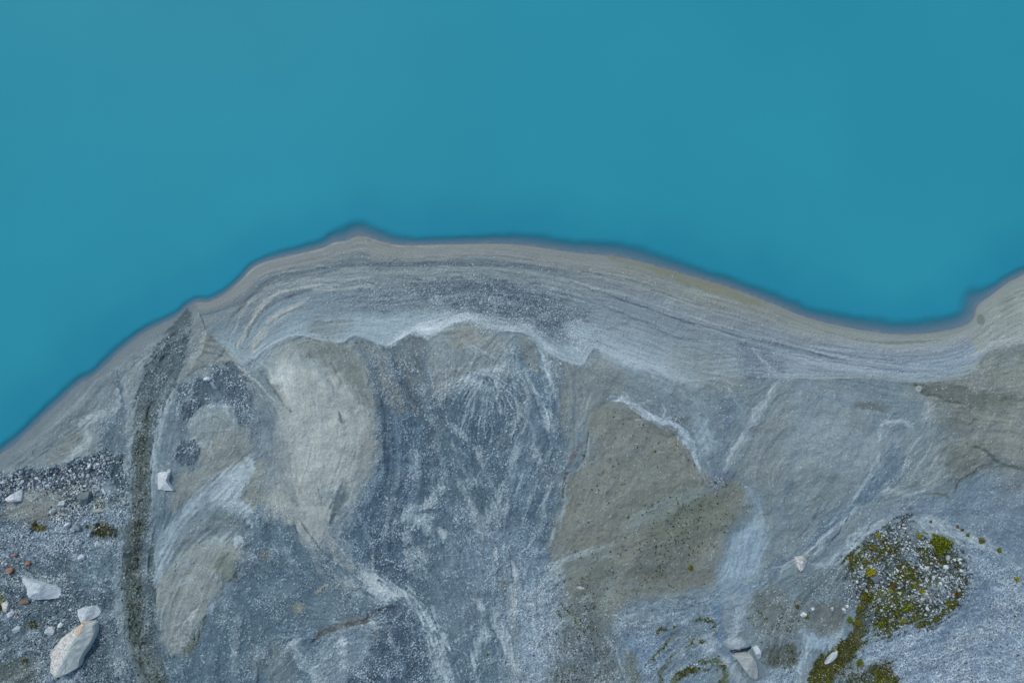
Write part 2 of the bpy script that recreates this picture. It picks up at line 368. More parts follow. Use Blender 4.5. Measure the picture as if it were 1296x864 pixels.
    P((80, 102, 122), '580,492 602,480 640,482 652,500 656,540 640,570 612,590 590,576 570,556 556,530 560,514', 5, 5, g=.35, st=1.2)
    rr_ = random.Random(4)
    for k in range(40):
        a_ = math.radians(14 + k * 3.8); r0 = 6 + rr_.random() * 10; r1 = r0 + 30 + rr_.random() * 45
        x_, y_ = 610, 470
        s_ = '%.1f,%.1f %.1f,%.1f' % (x_ + r0 * math.cos(a_) * 1.2, y_ + r0 * math.sin(a_), x_ + r1 * math.cos(a_) * (.85 - .1 * abs(math.cos(a_))), y_ + r1 * math.sin(a_) * 1.1)
        L((150, 167, 180), s_, (3.2, .6), 1.1, 3, .45 + .4 * rr_.random(), brk=.6)
    L((150, 166, 178), '572,540 586,550 594,556', 5, 2, 1, .8)
    L((152, 166, 176), '602,562 608,575 611,592', (7, 6, 3), 2, 2, .8)
    L((138, 155, 170), '592,596 602,608 612,616', 4, 2, 2, .5)
    P((92, 114, 134), '652,430 680,440 702,470 712,540 700,600 676,650 640,640 650,580 662,540 655,480', 6, 5, .9, g=.3)
    P((114, 125, 127), '654,430 664,416 674,430 684,460 680,476 664,460', 4, 3, .9)
    for q, wd_ in (('650,450 664,476 680,500 692,530 694,560', 5), ('646,470 652,510 672,540 684,580 690,600', 4), ('688,450 694,480 700,500', 5), ('668,500 664,540 652,570 640,600', 4), ('700,470 706,500 708,530', 3), ('684,520 698,545', 6), ('660,560 650,590 640,620', 4), ('648,505 654,528 646,566', 3)):
        L((146, 164, 178), q, wd_, 2.5, 4, .75, brk=.35)
    for q in ('640,440 660,470 668,510', '676,500 690,560 684,610', '700,500 708,550 690,600'):
        L((72, 92, 112), q, 5, 4, 4, .6)
    P((116, 128, 132), '702,456 720,462 736,462 744,446 770,452 800,480 790,500 760,508 740,530 722,560 708,540 712,500', 4, 4, .95, st=1.3)
    L((134, 146, 150), '742,500 734,530 726,556 710,580', 4, 2, 2, .7)
    L((92, 108, 118), '736,458 752,470 790,480', 6, 6, 4, .35)
    # --- middle and bottom gravel with silt veins
    for q, wd_ in (('562,606 552,628 530,642 512,654 500,676 500,700', (4, 7, 9, 10, 8, 5)), ('506,660 528,658 544,650', (5, 12, 8)), ('520,700 534,706 536,724', (5, 12, 7)), ('554,670 562,682', (6, 8)), ('500,690 512,712 528,730', 3), ('600,640 612,660 618,690', 5), ('640,620 620,650 612,680', 4), ('576,600 596,640 604,670', 5), ('624,690 628,712', 5), ('600,752 612,764', 4), ('628,772 638,800 648,830 656,850', (6, 10, 10, 7)), ('598,856 602,820 612,796 622,784', (5, 8, 8, 4)), ('656,700 664,730', 6), ('640,740 650,760 644,800', 6)):
        L((146, 164, 176), q, wd_, 3, 4, .85, brk=.45)
    P((100, 120, 138), '556,700 620,690 630,740 606,790 584,840 566,800 548,760', 10, 5, .75, st=1.4, g=.12)
    P((120, 140, 160), '570,670 640,650 690,700 716,740 724,800 716,930 640,930 620,800 612,740', 14, 6, .6, g=.75, gs=.6)
    P((134, 154, 174), '650,742 700,738 712,770 700,830 690,930 655,930 656,800', 8, 6, .7, g=1, gs=.7)
    L((150, 162, 162), '648,715 652,740 648,790 652,850', (8, 6, 8, 8), 4, 3, .6)
    E((106, 120, 124), 636, 740, 6, 9, .3, 0, .9, 1)
    E((118, 124, 112), 378, 770, 9, 8, .3, 0, .9, 2)
    E((106, 114, 106), 336, 702, 9, 6, .4, 0, .7, 2)
    P((104, 126, 144), '338,690 350,686 366,692 366,700 346,698', 3, 2, .9)
    E((96, 118, 136), 352, 748, 22, 12, .4, 0, .7, 4, g=.1)
    P((100, 120, 136), '400,745 450,735 460,760 450,790 410,810 380,810 390,780', 8, 5, .7, g=.25)
    P((74, 95, 116), '480,670 520,660 520,720 500,740 468,716', 8, 5, .8, g=.8, gs=.6)
    P((168, 184, 192), '454,722 470,720 496,738 514,744 520,754 500,758 490,764 472,750 462,742', 4, 5, .95, rag=3, h=.06, g=.3)
    L((158, 176, 190), '512,748 530,772 542,798 552,830 560,870 566,920', (10, 16, 13, 18, 26, 26), 4, 5, .9, rag=3, brk=.35, g=.6)
    P((72, 93, 115), '470,790 500,768 520,770 536,800 546,840 552,930 430,930 440,860 462,830', 6, 5, .9, g=.85, gs=.6)
    P((122, 141, 158), '396,822 430,800 460,792 474,780 470,800 462,836 440,850 430,900 400,920 390,870', 6, 5, .8, g=.5)
    L((166, 180, 190), '432,804 434,830 436,846', (6, 8, 5), 3, 3, .8, brk=.3)
    L((162, 178, 186), '468,782 474,800', 6, 3, 3, .6)
    L((78, 82, 82), '392,816 410,802 428,794 446,790 462,786 470,777 484,770 504,763', (4, 5, 8, 6, 6, 3, 2, 1), 1.6, 2, .95, h=-.08)
    L((110, 116, 112), '398,806 420,792 440,785 464,780', 5, 3, 2, .6)
    L((150, 168, 180), '372,806 380,830 396,850 404,870', (8, 12, 12, 10), 4, 5, .8, brk=.4)
    L((138, 142, 134), '396,752 408,745 418,736', (4, 6, 3), 2, 1, .9)
    L((52, 56, 58), '404,750 412,742', 2, 1, 0, .9)
    P((108, 124, 130), '326,830 350,810 372,820 372,860 340,880', 8, 5, .7)
    for q, wd_, c_, a_ in (('604,410 622,430 645,448 662,468 668,492 666,510 652,530 646,548', (4, 9, 12, 12, 10, 12, 9, 4), (132, 150, 160), .75), ('678,426 690,446 696,470 701,494', (4, 7, 7, 3), (162, 177, 187), .9), ('690,510 696,526 702,548', (3, 8, 3), (160, 176, 188), .9),
        ('524,656 540,668 546,678', (8, 12, 6), (146, 164, 174), .8), ('556,668 562,680', 8, (160, 176, 184), .9), ('514,706 524,698 532,708 530,724', 11, (128, 146, 156), .7), ('624,774 634,800 646,832 654,852', (5, 9, 9, 9), (162, 178, 188), .9), ('647,708 654,733', (4, 7), (158, 174, 188), .9),
        ('600,757 608,764 617,772', 5, (156, 172, 184), .9), ('625,688 630,713', (4, 4), (160, 174, 184), .9), ('597,838 602,816 612,804 622,800', 6, (150, 168, 180), .8), ('556,606 550,620 540,636 520,648 510,662', (3, 6, 5, 9, 5), (156, 172, 184), .85), ('566,560 580,568 596,578', 3, (146, 164, 178), .6),
        ('656,560 640,600 620,640 606,660', (5, 4, 3, 2), (140, 158, 174), .6), ('664,590 654,620 640,650', 3, (140, 158, 174), .6), ('700,600 690,630 676,650', 3, (146, 164, 178), .6), ('618,600 630,640 634,680', 3, (134, 152, 168), .5), ('584,640 604,664 618,700', 3, (140, 158, 172), .5),
        ('450,640 470,690 470,720', 4, (120, 138, 152), .6), ('420,720 440,734 452,742', 7, (130, 146, 152), .6)):
        L(c_, q, wd_, 2.2, 3, a_, rag=1.6)
    for q, wd_ in (('522,700 540,716 560,740 566,772', 3), ('616,776 626,800 640,840', 2.5), ('690,540 700,590 680,640 660,660', 5), ('480,700 500,690', 6), ('540,600 560,640 576,670', 5), ('606,500 600,540 606,570', 6), ('634,490 636,520 628,560', 6)):
        L((66, 86, 106), q, wd_, 2.5, 3, .55)
    # --- dry olive mud flat
    P((118, 121, 110), '748,522 776,506 832,540 850,539 870,566 884,594 906,604 936,610 948,640 926,668 908,700 900,736 850,748 800,756 764,790 750,810 730,790 716,752 712,724 704,706 694,692 700,662 716,640 714,614 734,590 744,556', 5, 3, .95, st=.6, mo=.01, g=.02, gr=.4)
    P((112, 118, 110), '716,745 790,745 800,770 770,800 780,850 770,900 700,900 706,820', 12, 8, .55, g=.3)
    E((98, 105, 90), 872, 658, 52, 30, .8, -22, .7, 8, mo=.09)
    E((96, 101, 92), 846, 714, 48, 24, .8, -15, .6, 8, mo=.08)
    P((104, 112, 108), '716,716 780,700 786,736 760,756 728,756', 9, 4, .6, mo=.04)
    L((124, 138, 138), '788,665 808,652 823,645 850,632 873,622 898,618', (3, 6, 7, 8, 6, 3), 3, 3, .55)
    P((122, 126, 118), '750,530 780,515 830,545 850,560 830,600 760,620 730,640 722,620 744,580', 10, 5, .6)
    E((114, 118, 112), 800, 560, 34, 24, .6, 0, .5, 6)
    L((120, 134, 132), '790,720 770,745 762,780', (10, 14, 8), 5, 4, .6)
    L((120, 136, 142), '782,668 820,660 870,632 920,604', 10, 6, 4, .45)
    L((142, 156, 160), '700,713 720,706 745,698 775,688', (5, 8, 6, 3), 2, 2, .9)
    L((132, 146, 150), '752,706 768,704 782,704', 4, 2, 2, .6)
    L((126, 140, 144), '735,592 752,582 780,574', 2, 1.5, 2, .8)
    L((120, 134, 136), '780,690 800,660 830,640', 3, 2, 3, .5)
    P((132, 148, 158), '690,716 712,712 714,738 706,744 698,734', 3, 2, .9)
    L((140, 158, 170), '718,596 712,616 716,640 702,664 694,690 676,706', (3, 5, 5, 4, 4, 3), 1.6, 2, .9)
    L((70, 82, 88), '744,548 742,572 730,592 715,604 714,632 718,640', 1.8, 1.2, 1, .7, h=-.05)
    L((142, 158, 168), '746,556 744,570 736,588 722,596', 5, 2, 1, .75)
    L((110, 100, 96), '736,560 726,576 720,588', 5, 2, 1, .7)
    L((104, 96, 88), '706,668 690,664 680,680', 1.5, 1, 2, .4)
    L((168, 184, 200), '774,503 788,506 802,512 820,524 836,534 852,537 862,546 872,562 880,580 886,594', (3, 8, 9, 7, 11, 7, 6, 9, 7, 2), 1.6, 3, .95, rag=1.6, brk=1.2, h=.05, g=.05)
    for q in ('846,540 860,548 872,566', '800,510 812,526', '836,536 842,520 838,512', '870,560 880,572 884,600', '822,528 806,532'):
        L((150, 168, 184), q, 2, 1.2, 3, .6, rag=1.4)
    L((140, 158, 172), '838,532 843,518', (5, 2), 2, 1, .7)
    E((100, 114, 120), 860, 530, 10, 5, .4, 0, .7, 2, g=.4)
    L((178, 190, 194), '730,743 738,744', 4, 1.5, 1, .9)
    # --- east sand and silt
    L((150, 168, 180), '880,520 888,560 896,590', 16, 10, 4, .35)
    E((96, 116, 136), 914, 512, 14, 22, .5, -30, .6, 5, g=.2)
    L((92, 112, 134), '930,500 924,540 912,580', 8, 5, 4, .45)
    L((162, 176, 184), '988,478 972,500 958,522 944,552 934,575', (6, 8, 6, 6, 4), 3, 3, .8, brk=.5)
    L((156, 171, 182), '916,480 930,502 942,524', 3, 2, 3, .6)
    L((150, 166, 178), '944,548 926,575 914,604', 4, 2, 2, .7)
    P((116, 129, 134), '960,540 980,510 1000,480 1000,600 980,620 950,620 936,590', 8, 5, .8)
    P((119, 135, 145), '1000,484 1060,480 1100,520 1140,560 1110,600 1060,640 1000,640 990,560', 10, 5, .9, st=.35)
    E((124, 140, 152), 1050, 560, 50, 30, .6, 10, .6, 6)
    P((110, 126, 134), '970,620 1060,600 1090,620 1050,680 1000,710 960,740 950,680', 8, 6, .8, st=.5)
    L((104, 124, 146), '1004,488 1030,496 1060,505 1086,520', (3, 7, 7, 3), 4, 3, .6)
    E((90, 104, 128), 910, 604, 16, 12, .6, -20, .7, 5, g=.2)
    P((136, 158, 178), '944,616 962,640 974,670 958,724 930,742 910,738 912,716 930,690 940,670 960,650', 5, 4, .75, st=1.5)
    P((130, 152, 172), '930,676 956,664 972,670 962,716 930,740 912,738 914,716', 5, 4, .9, st=1.3)
    P((92, 114, 136), '1130,560 1146,572 1144,604 1112,628 1080,646 1050,680 1000,712 958,748 940,750 980,716 1030,672 1074,634 1110,598', 4, 4, .85, g=.15, st=1.3)
    for q in ('1118,562 1106,590 1078,632 1046,668', '1112,566 1114,545 1122,534 1140,532 1154,537 1158,546', '1060,660 1030,690 1000,712 985,725', '1090,636 1050,676 1024,706'):
        L((152, 168, 180), q, (2, 4, 5, 3), 1.6, 2, .75)
    L((66, 84, 104), '1040,636 1024,664 1000,690', 2, 2, 2, .5)
    L((60, 78, 98), '1076,650 1060,675 1040,700', 1.5, 1, 2, .7)
    L((152, 164, 170), '1169,536 1174,520 1182,504', (3, 8, 12), 4, 3, .7)
    P((114, 128, 134), '1140,560 1170,540 1200,560 1200,600 1180,625 1130,622 1146,600', 7, 5, .7, st=1.8)
    L((150, 164, 172), '1108,627 1122,620 1146,624 1180,618', (3, 5, 6, 3), 2.5, 2, .8)
    E((84, 90, 88), 1104, 514, 20, 5, .5, 2, .7, 4)
    P((121, 125, 116), '1156,486 1180,480 1228,474 1248,446 1262,438 1300,434 1400,430 1400,610 1296,596 1262,590 1234,602 1218,606 1206,590 1206,540 1190,508', 13, 7, .9, st=.9, g=.04)
    P((90, 98, 92), '1160,486 1200,486 1296,500 1400,500 1400,520 1296,514 1232,520 1190,508 1170,496', 6, 6, .8)
    P((92, 98, 92), '1200,560 1240,566 1262,580 1230,600 1206,612 1196,590', 8, 5, .55)
    E((120, 126, 120), 1270, 460, 26, 12, .5, 0, .5, 5)
    for q, wd_ in (('1157,484 1168,496 1186,502 1210,510 1232,514', (3, 4, 3, 2, 1)), ('1232,566 1250,572 1263,585 1280,589 1310,590', (2, 4, 4, 4, 2)), ('1263,586 1240,592 1218,606 1210,618 1205,628', (3, 4, 3, 2, 1)), ('1236,530 1228,536', 4), ('1262,504 1300,502', 2)):
        L((68, 74, 72), q, wd_, 2.4, 2, .8, h=-.05)
    P((96, 102, 98), '1180,500 1220,504 1240,520 1236,545 1210,560 1196,540 1186,520', 9, 7, .5, rag=4)
    P((126, 130, 122), '1240,520 1300,510 1300,560 1262,566 1244,550', 9, 7, .6, rag=4)
    L((84, 84, 62), '1176,625 1196,626 1204,634', 3, 2, 1, .7)
    E((138, 148, 146), 1163, 492, 4, 4, .2, 0, .9, 0, h=.05)
    # --- south-east slope
    P((104, 124, 144), '1120,640 1180,630 1206,630 1240,600 1310,606 1400,620 1400,760 1296,730 1240,700 1200,676 1150,656 1120,650', 6, 5, .9, g=.12)
    E((110, 116, 116), 1290, 612, 24, 12, .6, 0, .5, 4)
    L((150, 168, 182), '1030,722 1060,706 1090,682 1122,660 1142,650', (6, 14, 18, 14, 6), 6, 4, .8)
    L((156, 172, 184), '1150,662 1176,664 1204,670 1230,682 1260,696 1300,728', (6, 14, 16, 12, 12, 8), 5, 4, .8)
    P((92, 108, 116), '1020,730 1056,716 1078,710 1080,760 1070,770 1060,760 1030,760 1010,760', 8, 5, .8, g=.35)
    P((106, 124, 146), '1152,690 1230,690 1300,740 1400,780 1400,930 1080,930 1090,830 1120,800 1190,780 1224,740', 6, 5, .95, g=.6, gs=.7)
    P((132, 152, 176), '1226,690 1296,730 1340,770 1340,880 1180,880 1100,850 1092,820 1120,800 1170,790 1240,790 1262,770 1240,730', 10, 6, .8, g=1, gs=.75)
    L((106, 126, 150), '1228,720 1246,750 1236,780 1200,800 1180,830', (14, 22, 20, 16, 14), 7, 5, .8, g=.2)
    P((82, 96, 104), '1144,654 1160,672 1196,686 1216,700 1224,730 1216,756 1186,784 1152,790 1122,806 1106,796 1098,760 1076,760 1070,720 1080,696 1110,672', 6, 6, rag=4, g=.95, gs=1.1, mo=.12, gr=1)
    for q in ('1120,682 1140,678 1140,698 1122,706 1112,698', '1158,692 1188,694 1194,712 1176,718 1162,708', '1098,736 1110,732 1112,756 1100,766', '1138,716 1150,708 1156,722 1144,736'):
        P((60, 60, 36), q, 5, 6, .85, rag=4, mo=.8, g=.35)
    for q in ('1108,756 1124,744 1146,746 1150,768 1138,786 1124,802 1108,792', '1136,722 1160,718 1172,734 1160,746 1140,744', '1166,732 1186,730 1186,746 1170,750', '1150,766 1166,758 1176,772 1164,788 1148,786', '1078,704 1092,696 1096,716 1084,726'):
        P((82, 88, 40), q, 6, 7, .7, rag=5, mo=.75, g=.5)
    L((74, 78, 38), '1220,738 1210,760 1196,774 1180,786 1164,794', (5, 9, 9, 7, 4), 4, 4, .8, rag=3, mo=.7)
    L((74, 76, 40), '1182,692 1200,700 1212,714 1218,730', 5, 4, 4, .6, rag=3, mo=.6, brk=.3)
    E((112, 130, 146), 1154, 706, 9, 8, .4, 0, .85, 2, mo=0)
    E((112, 128, 140), 1152, 676, 12, 8, .5, 0, .7, 3, mo=0, g=.2)
    E((112, 128, 142), 1188, 752, 18, 12, .5, 20, .8, 4, mo=.1, g=.4)
    L((62, 62, 30), '1100,736 1096,770 1084,800 1076,816 1060,832 1040,856 1030,890', (12, 14, 18, 24, 34, 30, 30), 5, 6, .88, rag=3, mo=.7, g=.3, st=.4)
    P((96, 112, 124), '1092,768 1104,770 1106,800 1092,814', 4, 2, .8, mo=.1, g=.5)
    P((66, 66, 34), '1076,850 1104,846 1120,838 1136,856 1130,880 1070,880', 5, 4, .9, mo=.75, g=.5)
    P((100, 118, 128), '1054,856 1070,840 1092,842 1106,852 1100,880 1050,880', 5, 4, .7, g=.6, mo=.2)
    P((98, 105, 104), '1030,762 1064,762 1070,790 1062,800 1036,806 1026,790', 3, 2, .9, st=.4, g=.1)
    P((138, 160, 178), '1026,802 1042,808 1066,796 1070,808 1056,818 1034,822 1024,818', 2.5, 2, .95, g=.03, h=.06)
    L((150, 170, 186), '1012,790 1020,810 1017,832 1008,850 1000,880', (12, 6, 8, 9, 9), 2.5, 2, .85)
    P((78, 84, 76), '980,816 1006,812 1012,830 1000,848 974,840 966,830', 5, 4, .8, mo=.15, g=.2)
    P((100, 110, 108), '950,760 980,740 1010,760 1024,790 1000,806 964,806 950,790', 8, 5, .7, g=.35, mo=.04)
    P((130, 150, 172), '960,860 990,846 1012,850 1000,890 960,890', 6, 4, .8, g=1, gs=.7)
    L((40, 56, 74), '925,823 934,825 942,822 950,820', (5, 6, 6, 3), 1.2, 1, .95, h=-.2)  # shade of the gap above the pale slab, painted dark blue over a shallow dip
    # --- south centre
    P((106, 126, 144), '768,800 782,776 812,766 860,760 906,748 914,800 904,830 870,930 760,930 790,860 784,824', 5, 4, .9, g=.4, gs=.45)
    L((142, 160, 178), '780,800 790,782 806,772 830,766', (5, 8, 8, 4), 4, 3, .8)
    P((112, 134, 164), '796,790 826,796 838,830 820,850 806,830 790,808', 7, 5, .7, g=.7)
    P((92, 116, 148), '906,760 916,750 914,790 918,826 930,830 926,840 906,824 902,790', 3, 3, .9, st=1.5)
    L((104, 128, 156), '908,752 930,744 960,742 976,730', 6, 3, 2, .8)
    P((130, 150, 168), '918,748 954,746 956,764 930,770 918,790', 5, 3, .8)
    L((150, 168, 184), '944,766 934,790 926,808', (8, 10, 10), 4, 3, .8)
    E((160, 174, 182), 930, 813, 12, 7, .4, 0, .8, 2)
    P((150, 166, 178), '884,812 900,800 908,810 904,826 892,832', 4, 3, .75)
    P((104, 114, 108), '788,824 800,820 808,846 812,880 796,880', 3, 2, .9)
    L((150, 166, 174), '765,794 770,808 779,822 785,842 790,870', (3, 4, 4, 3, 3), 1.2, 1, .9, h=.03)
    P((92, 106, 114), '724,770 752,766 770,800 782,850 784,900 700,900 716,830', 8, 5, .7, g=.45, mo=.08)
    L((92, 96, 58), '705,770 709,784', 3, 2, 3, .5, mo=.5)
    L((86, 88, 50), '706,760 718,772 730,786 734,800', 3, 2, 4, .6, mo=.5)
    for q, wd_ in (('848,864 862,853 880,848 898,846', (10, 10, 8, 3)), ('836,870 840,845 852,832 862,828', 3), ('818,840 836,822 856,806 870,802', 3), ('832,806 838,798 846,798', 4), ('878,786 890,783 902,786 908,800', 3), ('872,822 880,810', 3), ('884,836 896,838 906,834 916,850 912,870', (3, 4, 6, 8, 8))):
        L((78, 84, 52), q, wd_, 3, 5, .75, rag=2, mo=.5, brk=.6)
    E((92, 90, 50), 889, 811, 5, 3, .5, 0, .7, 2, mo=.5)
    L((148, 164, 176), '905,824 920,838 930,852 936,870', (4, 8, 9, 8), 2, 3, .85)
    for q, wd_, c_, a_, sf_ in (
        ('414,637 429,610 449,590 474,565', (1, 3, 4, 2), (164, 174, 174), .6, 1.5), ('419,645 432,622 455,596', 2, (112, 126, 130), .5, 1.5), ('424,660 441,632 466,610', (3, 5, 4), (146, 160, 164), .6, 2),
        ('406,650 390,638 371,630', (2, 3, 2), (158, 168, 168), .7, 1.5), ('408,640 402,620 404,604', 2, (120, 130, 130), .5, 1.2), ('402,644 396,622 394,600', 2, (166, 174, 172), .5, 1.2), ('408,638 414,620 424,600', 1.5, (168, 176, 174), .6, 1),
        ('354,556 359,586 367,620 381,636', (5, 8, 8, 5), (132, 145, 150), .6, 3), ('425,565 440,572 452,568', (5, 10, 6), (122, 134, 138), .5, 4), ('360,470 372,500 378,540 384,580', 4, (156, 166, 168), .4, 4), ('400,450 412,480 436,510 452,540', 6, (130, 138, 136), .5, 5),
        ('300,478 312,500 318,528', 4, (90, 106, 118), .5, 3), ('330,520 340,540 342,560', 5, (94, 112, 128), .6, 4), ('326,500 350,516 356,540', 2, (140, 154, 162), .5, 2),
        ('202,722 222,688 250,668 290,660', 2, (128, 138, 146), .6, 1.5), ('208,724 230,692 258,674 296,667', 2, (92, 106, 116), .55, 1.5), ('216,724 238,698 264,682 300,674', 2, (134, 144, 148), .5, 1.5), ('230,738 247,730', 6, (138, 154, 162), .7, 3), ('236,716 240,704', 9, (136, 154, 166), .6, 3),
        ('222,800 236,780 252,764', 2, (98, 106, 104), .5, 2), ('200,770 216,748 240,722', 2, (128, 138, 140), .5, 2), ('296,706 300,722 292,734', 1.5, (84, 92, 86), .6, 1.2), ('262,604 240,630 222,660', 2, (88, 104, 114), .5, 2), ('300,592 260,622 232,652', 2, (158, 174, 184), .6, 2), ('310,606 276,628 244,650', 2, (156, 172, 182), .5, 2), ('320,624 290,632 262,640', 3, (120, 138, 150), .5, 2),
        ('250,556 262,548 284,546 300,550', 1.6, (96, 112, 120), .5, 1.2), ('248,540 262,530 280,530 290,540', 1.6, (98, 114, 124), .5, 1.2), ('296,560 302,576 314,590', 5, (108, 118, 120), .5, 3),
        ('1014,565 1030,566 1047,572 1072,580', 3, (136, 152, 162), .5, 2.5), ('1057,602 1040,622 1022,650', 3, (98, 112, 118), .45, 3), ('1066,520 1100,545 1112,560', 8, (106, 122, 134), .5, 5), ('1010,500 1030,520 1034,545', 3, (136, 150, 158), .4, 3), ('1000,600 990,640 1000,670', 5, (100, 122, 144), .5, 4), ('975,640 985,660 980,700', 5, (106, 126, 150), .5, 4),
        ('1180,560 1160,590 1150,612', 2, (150, 164, 172), .6, 1.5), ('1190,570 1176,596 1164,612', 2, (146, 160, 168), .6, 1.5), ('1200,570 1190,596 1180,610', 2, (140, 154, 162), .5, 1.5), ('1170,548 1150,576 1142,600', 2, (148, 162, 170), .6, 1.5), ('1150,622 1170,616 1200,618', 3, (128, 142, 148), .6, 2),
        ('880,535 896,552 908,572', (10, 18, 10), (138, 158, 174), .6, 6), ('860,512 900,530 930,560', 5, (118, 136, 148), .5, 4), ('804,478 850,492 892,512', 3, (142, 158, 170), .5, 3), ('780,470 830,484 870,500', 4, (112, 128, 138), .5, 4), ('808,462 850,470 880,480', 5, (144, 162, 178), .6, 4),
        ('726,456 728,480 734,500 742,512', 1.6, (96, 108, 116), .5, 1.5), ('730,500 724,530 714,556', 2, (96, 110, 118), .5, 2), ('748,500 742,520 734,545', 2, (150, 162, 166), .5, 2),
        ('441,738 452,744 460,756', 10, (120, 136, 140), .6, 5), ('376,808 374,820 380,832', 6, (152, 168, 180), .6, 3), ('550,770 560,786 572,800', 8, (112, 132, 150), .5, 5), ('396,700 402,716 410,730', 6, (122, 138, 146), .5, 4), ('352,720 372,730 384,744', 5, (98, 118, 134), .5, 5),
        ('1100,680 1080,700 1062,716', 5, (150, 168, 182), .5, 5), ('1000,740 1030,730 1060,735', 6, (104, 118, 126), .5, 5)):
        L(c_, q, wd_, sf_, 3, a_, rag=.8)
    # --- main beach: strand lines between the water and the inner edge
    T = dist_line(x, y, SHORE)[0]; u = d0 / (d0 + d1 + 1e-6)
    inb = (d0 > 0) & inside(x, y, np.vstack([smooth(pts('246,381 262,381 277,375'), 3), SHORE[(SHORE[:, 0] > 277) & (SHORE[:, 0] < 1400)] - [0, 1], [[1400, 430]], INNER[(INNER[:, 0] > 284)][::-1], [[262, 420]]]))
    m = np.where(inb, 1.0, 0.0)
    if fine:
        for _ in range(2):
            for ax in (0, 1): m = (np.roll(m, 1, ax) + m + np.roll(m, -1, ax)) / 3
    uu = u + .012 * nB
    strand = perlin(uu * 34, x / 140, 70) + .7 * perlin(uu * 70 + 5, x / 90, 71) + .5 * perlin(uu * 130, x / 60, 72)
    east = sstep(640, 820, x)[..., None]; far = sstep(930, 1120, x)[..., None]
    def ramp(v, stops):
        o = np.empty(v.shape + (3,)); k = [s[0] for s in stops]
        for c in range(3): o[..., c] = np.interp(v, k, [s[1][c] for s in stops])
        return o
    W_ = ramp(uu, [(0, (120, 129, 128)), (.12, (122, 130, 130)), (.2, (104, 118, 126)), (.24, (90, 106, 118)), (.3, (112, 127, 134)), (.42, (110, 125, 134)), (.55, (100, 118, 132)), (.7, (108, 126, 140)), (.85, (118, 137, 150)), (1, (124, 143, 156))])
    E_ = ramp(uu, [(0, (122, 128, 120)), (.12, (120, 128, 124)), (.3, (112, 125, 134)), (.5, (106, 121, 134)), (.7, (114, 131, 144)), (.88, (120, 138, 152)), (1, (122, 140, 154))])
    Fa = ramp(uu, [(0, (126, 134, 128)), (.25, (130, 142, 146)), (.45, (118, 134, 150)), (.7, (114, 132, 150)), (.85, (120, 138, 152)), (1, (120, 134, 142))])
    bc = W_ * (1 - east) + E_ * east; bc = bc * (1 - far) + Fa * far
    strand2 = perlin(uu * 230, x / 240, 73) + perlin(uu * 330 + 9, x / 200, 74)
    bc = (bc + 7) * (1 + .075 * strand * sstep(-.6, .5, nF + .4) + .035 * strand2)[..., None]
    mm = m[..., None]; col[:] = col * (1 - mm) + bc * mm; g[:] = g * (1 - m) + .03 * m; st[:] = st * (1 - m) + 1.0 * m; mo *= (1 - m)
    h += m * .02 * strand
    # beach details
    L((92, 107, 117), '340,350 380,344 430,337 500,334 600,334 680,340 716,347', (2, 3, 4, 4, 4, 4, 2), 2, 1, .85, g=.3)
    P((98, 113, 125), '430,378 480,366 560,352 630,353 690,364 740,392 750,416 722,424 680,416 630,406 580,400 520,396 470,390', 12, 5, .75, g=.5, gs=.25, rag=3, gr=1)
    P((84, 101, 117), '520,368 560,358 630,360 680,372 712,396 716,412 680,408 640,402 600,392 560,386', 10, 6, .7, g=.75, gs=.3, rag=4, gr=1)
    P((110, 128, 142), '360,380 420,374 480,384 560,392 590,400 560,412 500,400 430,394 372,400', 8, 5, .6)
    P((182, 195, 206), '486,436 506,420 530,408 556,401 592,396 598,404 570,412 542,425 524,419 508,429 494,439', 3, 2, 1, rag=1.5)
    P((170, 186, 198), '590,398 620,404 640,414 668,410 700,430 706,446 690,440 668,418 650,420 622,416 600,404', 5, 3, .7, rag=3)
    P((138, 158, 174), '420,420 440,404 500,398 560,396 590,400 540,408 505,420 490,434 455,425 432,430', 8, 4, .8)
    P((112, 127, 132), '386,412 402,404 440,404 446,412 434,424 400,424', 5, 3, .8)
    P((130, 150, 166), '320,462 340,436 364,412 390,404 380,418 356,430 338,446 324,474', 5, 3, .85)
    for q, wd_, c_ in (('300,440 312,416 330,390 352,372 390,362 430,360', (6, 7, 6, 4, 3, 2), (158, 166, 164)), ('318,450 330,424 348,402 372,388 392,376', (10, 12, 10, 8, 4), (156, 166, 166)), ('296,420 306,396 326,374 350,360 400,350', 3, (150, 159, 160)), ('290,410 310,384 336,362 380,350', 2, (82, 94, 102)), ('308,434 322,404 344,382 380,368', 3, (84, 96, 102)), ('284,420 294,400 312,380', 3, (92, 104, 110)), ('326,440 340,412 360,396 392,384', 2, (112, 124, 130)), ('324,356 350,346 400,338 430,333', 2, (144, 155, 160)), ('390,364 420,366 450,364 474,362', 4, (150, 160, 162)), ('400,355 440,353 470,351', 2, (148, 158, 162)), ('330,368 370,354 420,345', 2, (96, 108, 116))):
        L(c_, q, wd_, 1.8, 2.2, .75, brk=.8, braid=False, rag=1.8)
    L((178, 186, 184), '300,360.5 308,353.5 324,338 354,328 386,321 409,315 424,308 439,306 454,299.5 469,303 484,308 511,312 574,311', 1.3, 1.0, 0, .55, rag=.6, brk=.9)
    for k in range(14):
        L((80, 90, 96), '%.1f,%.1f %.1f,%.1f' % (437 + k * 2.6, 306.5 - min(k, 12 - k) * 1.0, 437 + k * 2.6, 300.5 - min(k, 12 - k) * 1.0), 1.0, .7, 0, .5)
    L((138, 138, 122), '600,312 660,313 720,321', 4, 3, 1, .4)
    P((124, 127, 108), '774,322 820,332 880,350 930,366 972,382 960,388 900,372 840,350 790,334 768,326', 3, 1, .9)
